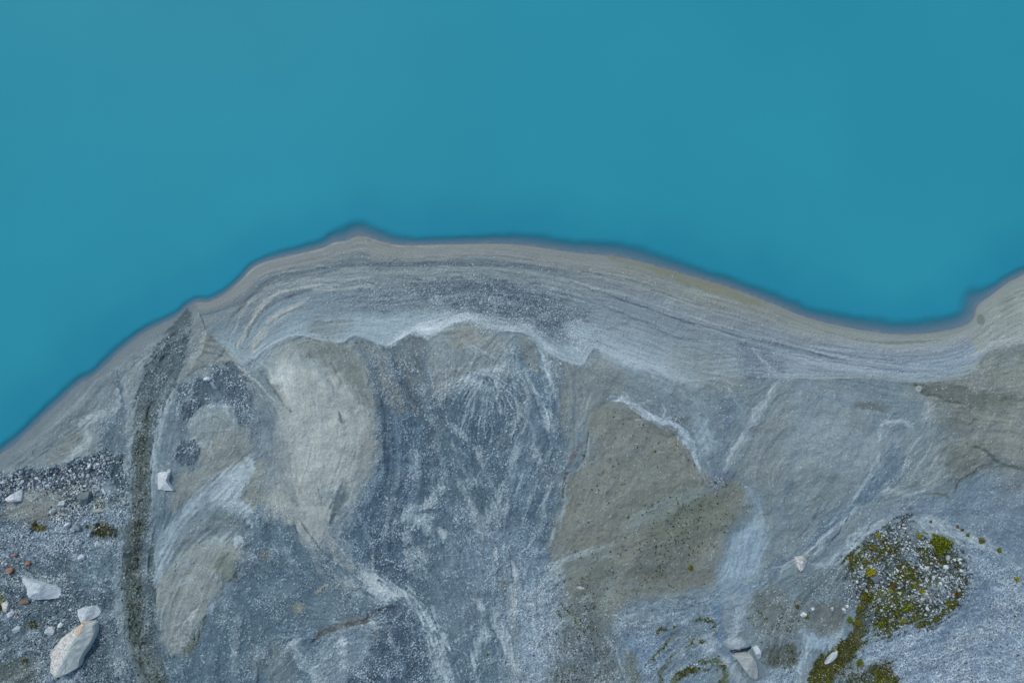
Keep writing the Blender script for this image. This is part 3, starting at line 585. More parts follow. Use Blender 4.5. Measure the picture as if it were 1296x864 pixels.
    for q, c_, wd_ in (('700,346 760,366 850,392 920,414 980,430 1060,450 1140,464 1220,468', (140, 155, 165), 2), ('720,356 800,384 860,404 940,426 1000,440 1080,458', (76, 92, 110), 2), ('760,350 830,370 900,394 980,416 1060,434 1140,440 1220,434', (134, 147, 152), 1.6), ('690,366 760,386 840,420 900,436', (92, 108, 122), 3), ('724,340 790,352 860,378', (92, 106, 118), 2), ('1000,434 1060,446 1120,456 1180,458', (96, 114, 136), 1.6), ('980,396 1050,420 1120,434 1200,430', (106, 118, 118), 2), ('880,410 960,436 1040,456 1120,470', (146, 162, 174), 1.6), ('940,440 1000,452 1080,468 1180,474', (142, 158, 176), 4), ('960,432 1030,450 1100,464 1160,470', (90, 108, 132), 1.6)):
        L(c_, q, wd_, 1.3, 1.5, .75, brk=.6)
    P((156, 174, 188), '754,438 775,436 820,452 870,474 900,480 880,492 840,478 790,464 764,450', 6, 3, .75)
    P((146, 164, 178), '706,414 730,404 750,410 748,432 738,456 726,452 706,436', 7, 5, .7, g=.3)
    E((88, 106, 124), 700, 420, 22, 14, .5, 30, .55, 5, g=.5)
    L((96, 110, 118), '762,418 784,412 800,404', 3, 2.5, 2, .5)
    P((120, 130, 130), '850,450 900,446 930,470 940,500 900,500 870,480', 12, 5, .5)
    P((96, 112, 132), '936,434 984,440 990,470 960,480 940,466', 8, 5, .6, g=.25, st=1.6)
    L((160, 174, 182), '950,440 964,455 984,476', 3, 2.5, 3, .5, brk=.4)
    P((138, 147, 142), '1237,400 1240,384 1262,370 1300,352 1400,320 1400,428 1300,432 1262,438 1240,440 1226,436 1232,416', 5, 4, .9, st=1.2)
    E((112, 118, 104), 1242, 405, 5, 7, .3, 0, .8, 1)
    L((150, 164, 172), '1226,450 1244,440 1262,430 1300,424', (3, 5, 6, 5), 3, 3, .7)
    E((122, 128, 118), 1275, 386, 10, 12, .6, 0, .5, 3)
    # pale lip and dark foot of the inner scarp
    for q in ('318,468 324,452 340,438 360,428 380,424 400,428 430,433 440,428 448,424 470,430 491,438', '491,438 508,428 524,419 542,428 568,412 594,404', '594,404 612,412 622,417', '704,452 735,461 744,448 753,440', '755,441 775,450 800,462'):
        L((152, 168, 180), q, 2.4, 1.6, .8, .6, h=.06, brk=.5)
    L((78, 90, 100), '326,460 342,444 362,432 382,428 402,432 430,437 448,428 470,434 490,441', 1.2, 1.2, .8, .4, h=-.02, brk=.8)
    #@@END
    # --- relief
    rise = 1.15 * sstep(0, 190, d0) - .30 * sstep(0, -14, d0) - 6 * sstep(-10, -170, d0)
    shelf = .16 * nA + .05 * nB
    land = sstep(0, 26, d0)
    z = rise + (shelf + h + (.006 + .03 * g) * l3 * np.where(inb, .3, 1) + .006 * l2 * np.clip(st, .4, 1.6) + (.012 + .04 * g) * nC * gr + (.022 + .11 * g) * nE * np.where(inb, .3, 1) + (.09 * nB + .12 * nF) * np.where(inb, .2, 1) - .05 * f2 * g + .03 * f1) * land + .006 * np.clip(d0, 0, 10) * .2
    z = z + .35 * sstep(250, 150, x) * sstep(560, 700, y) + .5 * np.exp(-(((x - 1150) / 90) ** 2 + ((y - 740) / 70) ** 2)) * land
    lake = sstep(.6, -.8, d0)
    shelfc = np.array([114, 120, 136.]); col = col * (1 - lake[..., None]) + shelfc * lake[..., None]
    veil = sstep(.25, 1.5, .55 * l3 + 1.6 * nE + .5 * nB) * land * np.clip(g * 2, 0, 1) * .45 * (1 - np.clip(mo * 3, 0, 1))
    col = col * (1 - veil[..., None]) + np.array([136, 154, 169.]) * veil[..., None]
    st_ = np.where(inb, .62, .55) * st
    yb = col[..., 2] - (col[..., 0] + col[..., 1]) / 2; dry = np.clip(mo * 1.5, 0, 1)
    col[..., 2] += np.clip(9 - yb, 0, 14) * .50 * (1 - dry); col[..., 0] -= np.clip(9 - yb, 0, 14) * .30 * (1 - dry)
    ex_ = np.clip(yb - 14, 0, 30); col[..., 2] -= ex_ * .14; col[..., 1] += ex_ * .07; col[..., 0] += ex_ * .04
    off = land * np.where(inb, .10, 1) * (1 - np.clip(mo * 2, 0, .8))
    warm = sstep(.0, .8, nF + .12 * l3) * .30 * off; cool = sstep(.0, .8, -nF + .12 * l3) * .26 * off
    col = col * (1 - warm[..., None]) + np.array([124, 133, 136.]) * warm[..., None]
    col = col * (1 - cool[..., None]) + np.array([92, 115, 133.]) * cool[..., None]
    lum = col.mean(-1); pale_ = np.clip(lum[..., None] * .35 + np.array([106, 122, 133.]), 0, 255); dark_ = col * .62
    fa = np.clip(np.maximum(f1 ** 1.5 * sstep(-.25, .45, nB + .8 * nE), f3 ** 2 * .9 * sstep(-.1, .5, nF + nE)) * (.30 + 1.9 * np.clip(g, 0, .5)), 0, .9) * off
    fb = np.clip(f2 ** 1.6 * sstep(-.1, .5, -nB + .6 * nE) * (.22 + .9 * np.clip(g, 0, .4)), 0, .6) * off
    col = col * (1 - fb[..., None]) + dark_ * fb[..., None]; col = col * (1 - fa[..., None]) + pale_ * fa[..., None]
    col = col * (1 + land[..., None] * (np.array([1.035, 1.035, 1.03]) - 1))
    g = g * (1 - np.clip(fa * 1.1 + veil * .8, 0, .9)); g = g * np.where(inb, 1, sstep(-.75, .15, nE + nB + .4 * nF) * .75 + .25)
    k = (1 + st_ * (.030 * l1 + .016 * l2 + .016 * l3 + .020 * l4) * land + (.07 + gr * .55 * np.clip(g * 1.6, 0, .7)) * (speck - .5) * land + (.13 * nC * np.where(inb, .25, 1) + .17 * nE * np.where(inb, .3, 1) + .12 * nD * np.where(inb, .6, 1)) * (.45 + .55 * np.clip(g * 3, 0, 1)) * land)[..., None]
    tint = 1 + nA[..., None] * np.array([.02, .0, -.02])
    a_ = alb(np.clip(col, 5, 250)) * np.clip(k, .4, 1.7) ** 1.6 * tint
    if fine:
        gg = np.clip(g + .5 * g * (nE * 2 + nC), 0, 1) * land * (1 - np.clip(mo, 0, .8)); sp2 = rng.random(x.shape); am = rng.uniform(.2, .75, x.shape) * np.clip(.5 + gs * .6, 0, 1.1)
        gg = gg * sstep(-.5, .55, nB + nC + nE); wh = (sp2 < gg * .34) * am; dk = (sp2 > 1 - gg * .30 - .004) * am * .75
        a_ = a_ * (1 - wh[..., None]) + alb((190, 205, 218)) * wh[..., None]
        a_ = a_ * (1 - dk[..., None]) + alb((52, 66, 80)) * dk[..., None]
    if fine:                                        # unsharp mask over the painted tones: sharpens them and lifts local contrast
        bl = a_
        for _ in range(2):
            for ax in (0, 1): bl = (np.roll(bl, 1, ax) + bl + np.roll(bl, -1, ax)) / 3
        a_ = a_ + .7 * (a_ - bl) * land[..., None]
    F.update(col=np.clip(a_, .004, .85), z=z, g=g * land, gs=gs, mo=mo * land, d0=d0, d1=d1, u=u, inb=inb)
    return F

# ------------------------------------------------------------ materials
def newmat(name):
    m = bpy.data.materials.new(name); m.use_nodes = True; n = m.node_tree; b = n.nodes['Principled BSDF']
    return m, n, b
def node(n, t, **kw):
    o = n.nodes.new(t)
    for k, v in kw.items():
        if k.startswith('i_'): o.inputs[k[2:].replace('_', ' ')].default_value = v
        else: setattr(o, k, v)
    return o
def ground_mat(name, rough, grain, amp):
    m, n, b = newmat(name); lk = n.links
    at = node(n, 'ShaderNodeAttribute', attribute_name='tone')
    tc = node(n, 'ShaderNodeTexCoord')
    n1 = node(n, 'ShaderNodeTexNoise', i_Scale=grain, i_Detail=3.0, i_Roughness=.7); lk.new(tc.outputs['Object'], n1.inputs['Vector'])
    n2 = node(n, 'ShaderNodeTexVoronoi', i_Scale=grain * .8); lk.new(tc.outputs['Object'], n2.inputs['Vector'])
    mr = node(n, 'ShaderNodeMapRange'); mr.inputs['From Min'].default_value = .28; mr.inputs['From Max'].default_value = .72; mr.inputs['To Min'].default_value = 1 - amp; mr.inputs['To Max'].default_value = 1 + amp
    lk.new(n1.outputs[0], mr.inputs['Value'])
    mx = node(n, 'ShaderNodeMix', data_type='RGBA', blend_type='MULTIPLY'); mx.inputs[0].default_value = 1
    lk.new(at.outputs['Color'], mx.inputs[6]); lk.new(mr.outputs[0], mx.inputs[7]); lk.new(mx.outputs[2], b.inputs['Base Color'])
    bp = node(n, 'ShaderNodeBump', i_Strength=.5, i_Distance=.03); lk.new(n2.outputs['Distance'], bp.inputs['Height']); lk.new(bp.outputs[0], b.inputs['Normal'])
    b.inputs['Roughness'].default_value = rough; b.inputs['Specular IOR Level'].default_value = .25
    return m
MAT_GROUND = ground_mat('glacial_silt_and_gravel', .9, 11, .17)
MAT_BEACH = ground_mat('wet_beach_silt', .75, 12, .08)
MAT_STRIP = ground_mat('drained_gravel', .9, 9, .32)
MAT_MUD = ground_mat('dry_olive_mud', .95, 12, .10)
def attr_mat(name, rough=.85):
    m, n, b = newmat(name); lk = n.links
    at = node(n, 'ShaderNodeAttribute', attribute_name='tone'); tc = node(n, 'ShaderNodeTexCoord')
    n1 = node(n, 'ShaderNodeTexNoise', i_Scale=22.0, i_Detail=4.0); lk.new(tc.outputs['Object'], n1.inputs['Vector'])
    mr = node(n, 'ShaderNodeMapRange'); mr.inputs['To Min'].default_value = .75; mr.inputs['To Max'].default_value = 1.25; lk.new(n1.outputs[0], mr.inputs['Value'])
    mx = node(n, 'ShaderNodeMix', data_type='RGBA', blend_type='MULTIPLY'); mx.inputs[0].default_value = 1
    lk.new(at.outputs['Color'], mx.inputs[6]); lk.new(mr.outputs[0], mx.inputs[7]); lk.new(mx.outputs[2], b.inputs['Base Color'])
    b.inputs['Roughness'].default_value = rough; b.inputs['Specular IOR Level'].default_value = .25
    return m
MAT_PEB = attr_mat('pebbles'); MAT_MOSS = attr_mat('moss', .95)

# ------------------------------------------------------------ mesh from arrays
def mesh_np(name, co, tri, mat, tone=None, quad=False, smooth_=False):
    me = bpy.data.meshes.new(name); nv = len(co); k = tri.shape[1]; nf = len(tri)
    me.vertices.add(nv); me.vertices.foreach_set('co', np.ascontiguousarray(co, np.float32).ravel())
    me.loops.add(nf * k); me.loops.foreach_set('vertex_index', np.ascontiguousarray(tri, np.int32).ravel())
    me.polygons.add(nf); me.polygons.foreach_set('loop_start', np.arange(0, nf * k, k, dtype=np.int32))
    if tone is not None:
        a = me.attributes.new('tone', 'FLOAT_COLOR', 'POINT')
        c = np.ones((nv, 4), np.float32); c[:, :3] = tone; a.data.foreach_set('color', c.ravel())
    me.update(calc_edges=True); me.polygons.foreach_set('use_smooth', np.full(nf, smooth_)); me.materials.append(mat)
    return me
def link(name, me, parent=None, **props):
    o = bpy.data.objects.new(name, me); C.objects.link(o)
    if parent: o.parent = parent
    for k, v in props.items(): o[k] = v
    return o
def world(u, v, z):
    f = (H - z) / H
    return (u - CU) * M * f, (CV - v) * M * f
def submesh(name, co, quads, sel, mat, tone):
    q = quads[sel]; used = np.unique(q); remap = np.full(len(co), -1, np.int64); remap[used] = np.arange(len(used))
    return mesh_np(name, co[used], remap[q], mat, tone[used], smooth_=True)

# ------------------------------------------------------------ ground
GS = 1.04
gx = np.arange(-40, 1337, GS); gy = np.arange(262, 905, GS)
X, Y = np.meshgrid(gx, gy); F = survey(X, Y)
Z = F['z']; wx, wy = world(X, Y, Z)
hh, ww = X.shape; idx = np.arange(hh * ww).reshape(hh, ww)
quads = np.stack([idx[1:, :-1], idx[1:, 1:], idx[:-1, 1:], idx[:-1, :-1]], -1).reshape(-1, 4)
CO = np.stack([wx, wy, Z], -1).reshape(-1, 3); TONE = F['col'].reshape(-1, 3)
cu = X[:-1, :-1].ravel() + GS / 2; cv = Y[:-1, :-1].ravel() + GS / 2
d0c = F['d0'][:-1, :-1].ravel()
in_strip = inside(cu, cv, STRIP); in_beach = F['inb'][:-1, :-1].ravel() & (d0c > 0)
MUD = pts('748,522 776,506 832,540 850,539 870,566 886,598 906,600 942,606 956,640 932,668 912,700 910,740 850,752 790,758 716,752 712,724 694,692 700,662 716,640 714,614 734,590 744,556')
in_mud = inside(cu, cv, MUD) & ~in_beach
bed = d0c <= 0
kindof = np.where(d0c < -75, 9, np.where(bed, 0, np.where(in_strip, 2, np.where(in_beach, 1, np.where(in_mud, 3, 4)))))
for k, nm, mt in ((0, 'lake_bed', MAT_BEACH), (1, 'beach', MAT_BEACH), (2, 'gravel_channel', MAT_STRIP), (3, 'mud_flat', MAT_MUD), (4, 'ground', MAT_GROUND)):
    link(nm, submesh(nm, CO, quads, kindof == k, mt, TONE), kind='structure')
# the land and lake bed beyond the survey: coarse sheet with the fine grid's rectangle cut out
ex = np.unique(np.concatenate([np.linspace(-9000, gx[0], 60), np.linspace(gx[0], gx[-1], 60), np.linspace(gx[-1], 10000, 60)]))
ey = np.unique(np.concatenate([np.linspace(-8000, gy[0], 50), np.linspace(gy[0], gy[-1], 40), np.linspace(gy[-1], 9000, 60)]))
X2, Y2 = np.meshgrid(ex, ey); F2 = survey(X2, Y2, False)
Z2 = F2['z']; wx2, wy2 = world(X2, Y2, Z2)
i2 = np.arange(X2.size).reshape(X2.shape); q2 = np.stack([i2[1:, :-1], i2[1:, 1:], i2[:-1, 1:], i2[:-1, :-1]], -1).reshape(-1, 4)
mx_ = (X2[:-1, :-1] + X2[1:, 1:]).ravel() / 2; my_ = (Y2[:-1, :-1] + Y2[1:, 1:]).ravel() / 2
deep_ = F2['d0'][:-1, :-1].ravel() < -62
out = deep_ | ~((mx_ > gx[0]) & (mx_ < gx[-1]) & (my_ > gy[0]) & (my_ < gy[-1]))
link('terrain', submesh('terrain', np.stack([wx2, wy2, Z2], -1).reshape(-1, 3), q2, out, MAT_GROUND, F2['col'].reshape(-1, 3)), kind='structure')

# ------------------------------------------------------------ lake water: milky with glacial flour, clears to the bed in the shallows
ux = np.unique(np.concatenate([np.linspace(-9000, -60, 40), np.arange(-60, 1361, 5), np.linspace(1360, 10000, 40)]))
vy_ = np.unique(np.concatenate([np.linspace(-8000, -60, 40), np.arange(-60, 200, 12), np.arange(200, 700, 4), np.linspace(700, 3000, 30)]))
X3, Y3 = np.meshgrid(ux, vy_)
i3 = np.arange(X3.size).reshape(X3.shape); q3 = np.stack([i3[1:, :-1], i3[1:, 1:], i3[:-1, 1:], i3[:-1, :-1]], -1).reshape(-1, 4)
dw = dist_line(X3, Y3, SHORE)[0] * np.where(inside(X3, Y3, LANDPOLY), -1, 1)       # offshore distance
SH = smooth(pts('-60,12 0,14 150,11 250,9 330,9 400,14 445,22 500,15 560,12 620,15 700,19 780,22 900,17 1000,17 1080,20 1180,22 1225,26 1260,14 1360,12'), 4)
shelfw = .78 * np.interp(X3, SH[:, 0], SH[:, 1]) * (1 + .25 * fbm(X3, Y3, 40, 3, 77))
t = dw / shelfw
t = t + .12 * fbm(X3, Y3, 16, 3, 83); op = .26 * sstep(-.02, .03, t) + .22 * sstep(0, .7, t) + .52 * sstep(.6, 1.45, t)                                                            # how much flour-laden water lies above the bed
blue = 1 - sstep(8, 85, dw + 22 * fbm(X3, Y3, 90, 3, 80))
me = mesh_np('lake_water', np.stack([(X3 - CU) * M, (CV - Y3) * M, np.zeros(X3.shape)], -1).reshape(-1, 3), q3[(dw[:-1, :-1].ravel() > -30)], None if False else attr_mat('tmp'), smooth_=True)
for nm, arr in (('opacity', op), ('nearshore', blue)):
    a = me.attributes.new(nm, 'FLOAT', 'POINT'); a.data.foreach_set('value', arr.ravel().astype(np.float32))
m, n, b = newmat('glacial_lake_water'); lk = n.links
ao = node(n, 'ShaderNodeAttribute', attribute_name='opacity'); an = node(n, 'ShaderNodeAttribute', attribute_name='nearshore')
tc = node(n, 'ShaderNodeTexCoord')
WATER_DEEP, WATER_NEAR = (46, 143, 166), (39, 133, 161)
ns = node(n, 'ShaderNodeTexNoise', i_Scale=.06, i_Detail=3.0, i_Roughness=.5); lk.new(tc.outputs['Object'], ns.inputs['Vector'])
mr = node(n, 'ShaderNodeMapRange'); mr.inputs['From Min'].default_value = .3; mr.inputs['From Max'].default_value = .7; mr.inputs['To Min'].default_value = .95; mr.inputs['To Max'].default_value = 1.05; lk.new(ns.outputs[0], mr.inputs['Value'])
cmx = node(n, 'ShaderNodeMix', data_type='RGBA'); cmx.inputs[6].default_value = (*alb(WATER_DEEP), 1); cmx.inputs[7].default_value = (*alb(WATER_NEAR), 1); lk.new(an.outputs['Fac'], cmx.inputs[0])
mm_ = node(n, 'ShaderNodeMix', data_type='RGBA', blend_type='MULTIPLY'); mm_.inputs[0].default_value = 1; lk.new(cmx.outputs[2], mm_.inputs[6]); lk.new(mr.outputs[0], mm_.inputs[7])
lk.new(mm_.outputs[2], b.inputs['Base Color']); lk.new(ao.outputs['Fac'], b.inputs['Alpha'])
b.inputs['Roughness'].default_value = .45; b.inputs['IOR'].default_value = 1.33; b.inputs['Specular IOR Level'].default_value = .08
nr = node(n, 'ShaderNodeTexNoise', i_Scale=3.0, i_Detail=4.0); lk.new(tc.outputs['Object'], nr.inputs['Vector'])
bp = node(n, 'ShaderNodeBump', i_Strength=.12, i_Distance=.04); lk.new(nr.outputs[0], bp.inputs['Height']); lk.new(bp.outputs[0], b.inputs['Normal'])
me.materials.clear(); me.materials.append(m)
link('lake', me, kind='structure')

# ------------------------------------------------------------ ground lookup
def samp(A, u, v):
    i = np.clip(((np.asarray(u) - gx[0]) / GS + .5).astype(int), 0, ww - 1); j = np.clip(((np.asarray(v) - gy[0]) / GS + .5).astype(int), 0, hh - 1)
    return A[j, i]

# ------------------------------------------------------------ loose gravel and moss (nobody could count it)
def scatter(dens, n_try, seed):
    r = np.random.default_rng(seed)
    u = r.uniform(-20, 1316, n_try); v = r.uniform(290, 890, n_try)
    k = r.random(n_try) < samp(dens, u, v); return u[k], v[k], r
def lumps(u, v, rad, hgt, tone, r, sides=5, sink=.3):
    n = len(u); z0 = samp(Z, u, v); th0 = r.uniform(0, 6.28, n)
    asp = r.uniform(.6, 1, n); ori = r.uniform(0, 6.28, n)
    rings = []
    for f, zz in ((1.0, -sink), (.5, 1.0)):
        ring = []
        for s in range(sides):
            a = th0 + s * 2 * np.pi / sides
            q = rad * f * r.uniform(.75, 1.15, n)
            dx, dy = q * np.cos(a), q * np.sin(a) * asp
            X_, Y_ = dx * np.cos(ori) - dy * np.sin(ori), dx * np.sin(ori) + dy * np.cos(ori)
            ring.append(np.stack([X_, Y_, hgt * (zz + r.uniform(-.12, .12, n))], -1))
        rings.append(np.stack(ring, 1))
    L_ = np.concatenate(rings, 1)                         # n, 2*sides, 3
    bx_, by_ = world(u, v, z0)
    L_ = L_ + np.stack([bx_, by_, z0], -1)[:, None, :]
    tri = []
    for a in (0,):
        for s in range(sides):
            p, q = a * sides + s, a * sides + (s + 1) % sides
            tri += [(p, q, q + sides), (p, q + sides, p + sides)]
    for s in range(1, sides - 1): tri.append((sides, sides + s, sides + s + 1))
    tri = np.array(tri); nv = 2 * sides
    T_ = (tri[None] + (np.arange(n) * nv)[:, None, None]).reshape(-1, 3)
    tn = np.repeat(tone, nv, 0)
    return L_.reshape(-1, 3), T_, tn
dens = F['g'] * np.clip(.5 + 2.2 * fbm(X, Y, 13, 4, 90, .65) + 1.1 * fbm(X, Y, 60, 2, 95), .04, 1.3)
u, v, r = scatter(dens, 1050000, 5)
gsz = samp(F['gs'], u, v); n = len(u)
rad = .014 + .070 * gsz * gsz * r.random(n) ** 4 + .012 * r.random(n); rad *= np.where(r.random(n) < .02, 1.5, 1)
print('gravel n', n)
pal = np.array([alb(c) for c in ((196, 208, 218), (172, 190, 205), (146, 165, 182), (120, 138, 154), (90, 106, 120), (62, 76, 90), (46, 58, 70), (150, 146, 130))])
ch = r.choice(8, n, p=[.12, .15, .17, .16, .14, .13, .10, .03])
under = samp(F['col'], u, v)
tone = np.where((r.random(n) < .20 + .38 * np.clip(gsz, 0, 1.2))[:, None], pal[ch], under * np.exp(r.normal(.10, .44, n))[:, None]); tone = np.clip(tone, .01, .75)
link('gravel', (lambda q: mesh_np('gravel', q[0], q[1], MAT_PEB, q[2]))(lumps(u, v, rad, rad * r.uniform(.5, .9, n), tone, r, 4)), kind='stuff', label='loose grey and white gravel scattered over the silt slopes', category='gravel')
print('gravel', n)
d2_ = np.clip(F['gs'] - .55, 0, 1) * np.clip(F['g'] - .35, 0, 1) * np.clip(.7 + 1.6 * fbm(X, Y, 16, 3, 120), .05, 1.5) * .055
u, v, r = scatter(d2_, 500000, 9); n = len(u); rad = .045 + .05 * r.random(n) ** 2
tone = pal[r.choice(8, n, p=[.30, .22, .16, .10, .08, .06, .05, .03])]
link('pebbles', (lambda q: mesh_np('pebbles', q[0], q[1], MAT_PEB, q[2]))(lumps(u, v, rad, rad * r.uniform(.6, 1.0, n), tone, r, 6)), kind='stuff', label='pale pebbles lying thick in the rubble and on the mossy mound', category='pebbles')
print('pebbles', n)
dm = F['mo'] * np.clip(.5 + 1.6 * fbm(X, Y, 12, 3, 101) + .8 * fbm(X, Y, 40, 2, 105), 0, 1)
u, v, r = scatter(dm, 1500000, 6); n = len(u)
rad = .024 + .045 * r.random(n) ** 2
pm = np.array([alb(c) for c in ((56, 62, 26), (76, 86, 32), (100, 112, 44), (48, 48, 26), (132, 142, 62), (90, 86, 46))])
mo_ = samp(F['mo'], u, v); tone = pm[r.choice(6, n, p=[.28, .24, .14, .20, .05, .09])]; tone = np.where((mo_ < .5)[:, None], pm[r.choice([0, 3, 1], n, p=[.5, .3, .2])], tone)
link('moss', (lambda q: mesh_np('moss', q[0], q[1], MAT_MOSS, q[2]))(lumps(u, v, rad, rad * 1.1, tone, r, 4)), kind='stuff', label='olive green and brown moss growing between the stones', category='moss')
print('moss', n)

#@@OBJECTS
# ------------------------------------------------------------ rocks
def rock_mat(name, c, c2, sc=4.0, stain=None, varied=0.0):
    m, n, b = newmat(name); lk = n.links; tc = node(n, 'ShaderNodeTexCoord')
    n1 = node(n, 'ShaderNodeTexNoise', i_Scale=sc, i_Detail=6.0, i_Roughness=.7); lk.new(tc.outputs['Object'], n1.inputs['Vector'])
    cr = node(n, 'ShaderNodeValToRGB'); cr.color_ramp.elements[0].position = .35; cr.color_ramp.elements[1].position = .62
    cr.color_ramp.elements[0].color = (*alb(c2), 1); cr.color_ramp.elements[1].color = (*alb(c), 1)
    lk.new(n1.outputs[0], cr.inputs[0]); last = cr.outputs[0]
    if stain:
        n3 = node(n, 'ShaderNodeTexNoise', i_Scale=sc * .7, i_Detail=3.0); lk.new(tc.outputs['Object'], n3.inputs['Vector'])
        c3 = node(n, 'ShaderNodeValToRGB'); c3.color_ramp.elements[0].position = .6; c3.color_ramp.elements[1].position = .72; lk.new(n3.outputs[0], c3.inputs[0])
        mx = node(n, 'ShaderNodeMix', data_type='RGBA'); mx.inputs[7].default_value = (*alb(stain), 1); lk.new(c3.outputs[0], mx.inputs[0]); lk.new(last, mx.inputs[6]); last = mx.outputs[2]
    if varied:
        oi = node(n, 'ShaderNodeObjectInfo'); mr = node(n, 'ShaderNodeMapRange'); mr.inputs['To Min'].default_value = 1 - varied; mr.inputs['To Max'].default_value = 1 + varied * .25; lk.new(oi.outputs['Random'], mr.inputs['Value'])
        mx = node(n, 'ShaderNodeMix', data_type='RGBA', blend_type='MULTIPLY'); mx.inputs[0].default_value = 1; lk.new(last, mx.inputs[6]); lk.new(mr.outputs[0], mx.inputs[7]); last = mx.outputs[2]
    lk.new(last, b.inputs['Base Color']); b.inputs['Roughness'].default_value = .85; b.inputs['Specular IOR Level'].default_value = .3
    n2 = node(n, 'ShaderNodeTexNoise', i_Scale=sc * 4, i_Detail=5.0); lk.new(tc.outputs['Object'], n2.inputs['Vector'])
    bp = node(n, 'ShaderNodeBump', i_Strength=.6, i_Distance=.04); lk.new(n2.outputs[0], bp.inputs['Height']); lk.new(bp.outputs[0], b.inputs['Normal'])
    return m
RM = dict(
    sage=rock_mat('sage_rock', (182, 193, 194), (152, 168, 172), 3), rust=rock_mat('rust_stained_rock', (204, 200, 194), (160, 128, 98), 9),
    white=rock_mat('white_rock', (206, 214, 222), (176, 188, 200)),
    pale=rock_mat('pale_blue_rock', (184, 198, 208), (150, 166, 180)),
    cream=rock_mat('cream_rock', (214, 218, 222), (128, 134, 138), 9, stain=(146, 134, 124)),
    slate=rock_mat('slate_rock', (112, 128, 134), (92, 108, 116)),
    grey=rock_mat('grey_rock', (132, 148, 158), (104, 120, 132)),
    orange=rock_mat('rusty_rock', (162, 130, 116), (128, 102, 92), 8),
    brown=rock_mat('brown_rock', (140, 118, 104), (112, 96, 88), 8),
    sand=rock_mat('sandstone_rock', (164, 172, 174), (138, 150, 156)),
    cobble=rock_mat('cobble', (200, 210, 220), (168, 182, 196), 6, varied=.55),
    dark=rock_mat('dark_cobble', (112, 126, 140), (80, 94, 108), 6, varied=.4))
def ztop(uv, height, seed, N=36, facets=None, rough=.04, profile=((1.04, -.35), (1.0, .6), (.96, .95), (.88, 1.08), (.74, 1.2), (.58, 1.25), (.42, 1.25), (.26, 1.25), (.12, 1.25))):
    """closed outline (grid units) -> rock of real height: rings stepping in from the foot to the crown"""
    p = np.array(uv, float); q = np.vstack([p, p[:1]]); L_ = np.r_[0, np.cumsum(np.hypot(*np.diff(q, axis=0).T))]
    t = np.linspace(0, L_[-1], N, endpoint=False); o = np.stack([np.interp(t, L_, q[:, 0]), np.interp(t, L_, q[:, 1])], -1)
    c = o.mean(0); rs = random.Random(seed); zb = float(samp(Z, c[0], c[1])); bx0, by0 = world(c[0], c[1], zb)
    f = (H - zb - height * .6) / H
    Rm = float(np.hypot(*(o - c).T).mean()); cuts = []
    for _ in range(4):
        a0 = rs.uniform(0, 6.28); sl_ = rs.uniform(.2, .8); cuts.append((math.cos(a0) * sl_, math.sin(a0) * sl_, rs.uniform(.85, 1.1)))
    vs = []; nr = len(profile)
    for f_, zz in profile:
        for k in range(N):
            d = (o[k] - c) * f_; xx, yy = d[0] * M * f, -d[1] * M * f
            if facets: top = facets(c[0] + d[0], c[1] + d[1])
            else: top = min([1.0] + [o_ - (d[0] * a_ + d[1] * b_) / Rm for a_, b_, o_ in cuts])
            nz = float(perlin(np.array([xx * 3.1 + seed]), np.array([yy * 3.1 - seed]))[0]) + .5 * float(perlin(np.array([xx * 8 + seed]), np.array([yy * 8.]))[0])
            z = height * min(zz * 1.0, max(top, .15)) + nz * rough * 1.6 * height * (zz > .3)
            vs.append((xx, yy, z))
    vs.append((0, 0, float(np.mean([q_[2] for q_ in vs[-N:]]))))
    fs = []
    for a in range(nr - 1):
        for k in range(N):
            j = (k + 1) % N; fs.append((a*N + j, a*N + k, (a+1)*N + k, (a+1)*N + j))
    for k in range(N): fs.append(((nr-1)*N + (k+1) % N, (nr-1)*N + k, nr*N))
    fs.append(tuple(range(N)))
    return vs, fs, (bx0, by0, zb)
def big_rock(name, label, cat, uv, height, mat, seed, group=None, **kw):
    vs, fs, loc = ztop(uv, height, seed, **kw)
    me = bpy.data.meshes.new(name); me.from_pydata(vs, [], fs); me.materials.append(RM[mat]); me.update()
    bm = bmesh.new(); bm.from_mesh(me); bmesh.ops.recalc_face_normals(bm, faces=bm.faces); bm.to_mesh(me); bm.free()
    o = link(name, me, label=label, category=cat); o.location = loc
    if group: o['group'] = group
    return o
def P6(s, ox, oy, k):
    return [(ox + float(a.split(',')[0]) / k, oy + float(a.split(',')[1]) / k) for a in s.split()]
K6 = 864 / 164
def ridge(u_, v_):                     # crest of the great boulder runs from its top to its foot
    a = np.array([600, 440.]) / K6; b_ = np.array([425, 760.]) / K6; p = np.array([u_, v_ - 700]); t = (b_ - a) / np.linalg.norm(b_ - a)
    s = (p - a)[0] * t[1] - (p - a)[1] * t[0]
    return (1.15 - .05 * max(0, -s) - .030 * max(0, s - 2)) * (1 - .004 * abs(t[0] * 0 + (p - a) @ t - 30))
big = big_rock('boulder', 'largest boulder, cream and grey with a rust stained upper end, lying beside the gravel channel', 'boulder',
         P6('590,430 622,444 655,450 662,505 640,560 600,622 560,690 548,738 500,772 430,802 392,796 356,766 350,700 335,668 375,610 420,560 480,515 545,470', 0, 700, K6), .65, 'cream', 1, N=72, facets=ridge, rough=.045)
big.data.materials.append(RM['sage']); big.data.materials.append(RM['rust'])
def _side(c_):
    u_, v_ = CU + (c_[0] + big.location.x) / M * 1.03, CV - (c_[1] + big.location.y) / M * 1.03
    a = np.array([608, 440.]) / K6; b_ = np.array([425, 760.]) / K6; p = np.array([u_, v_ - 700]); t = (b_ - a) / np.linalg.norm(b_ - a)
    return (p - a)[0] * t[1] - (p - a)[1] * t[0], (p - a) @ t
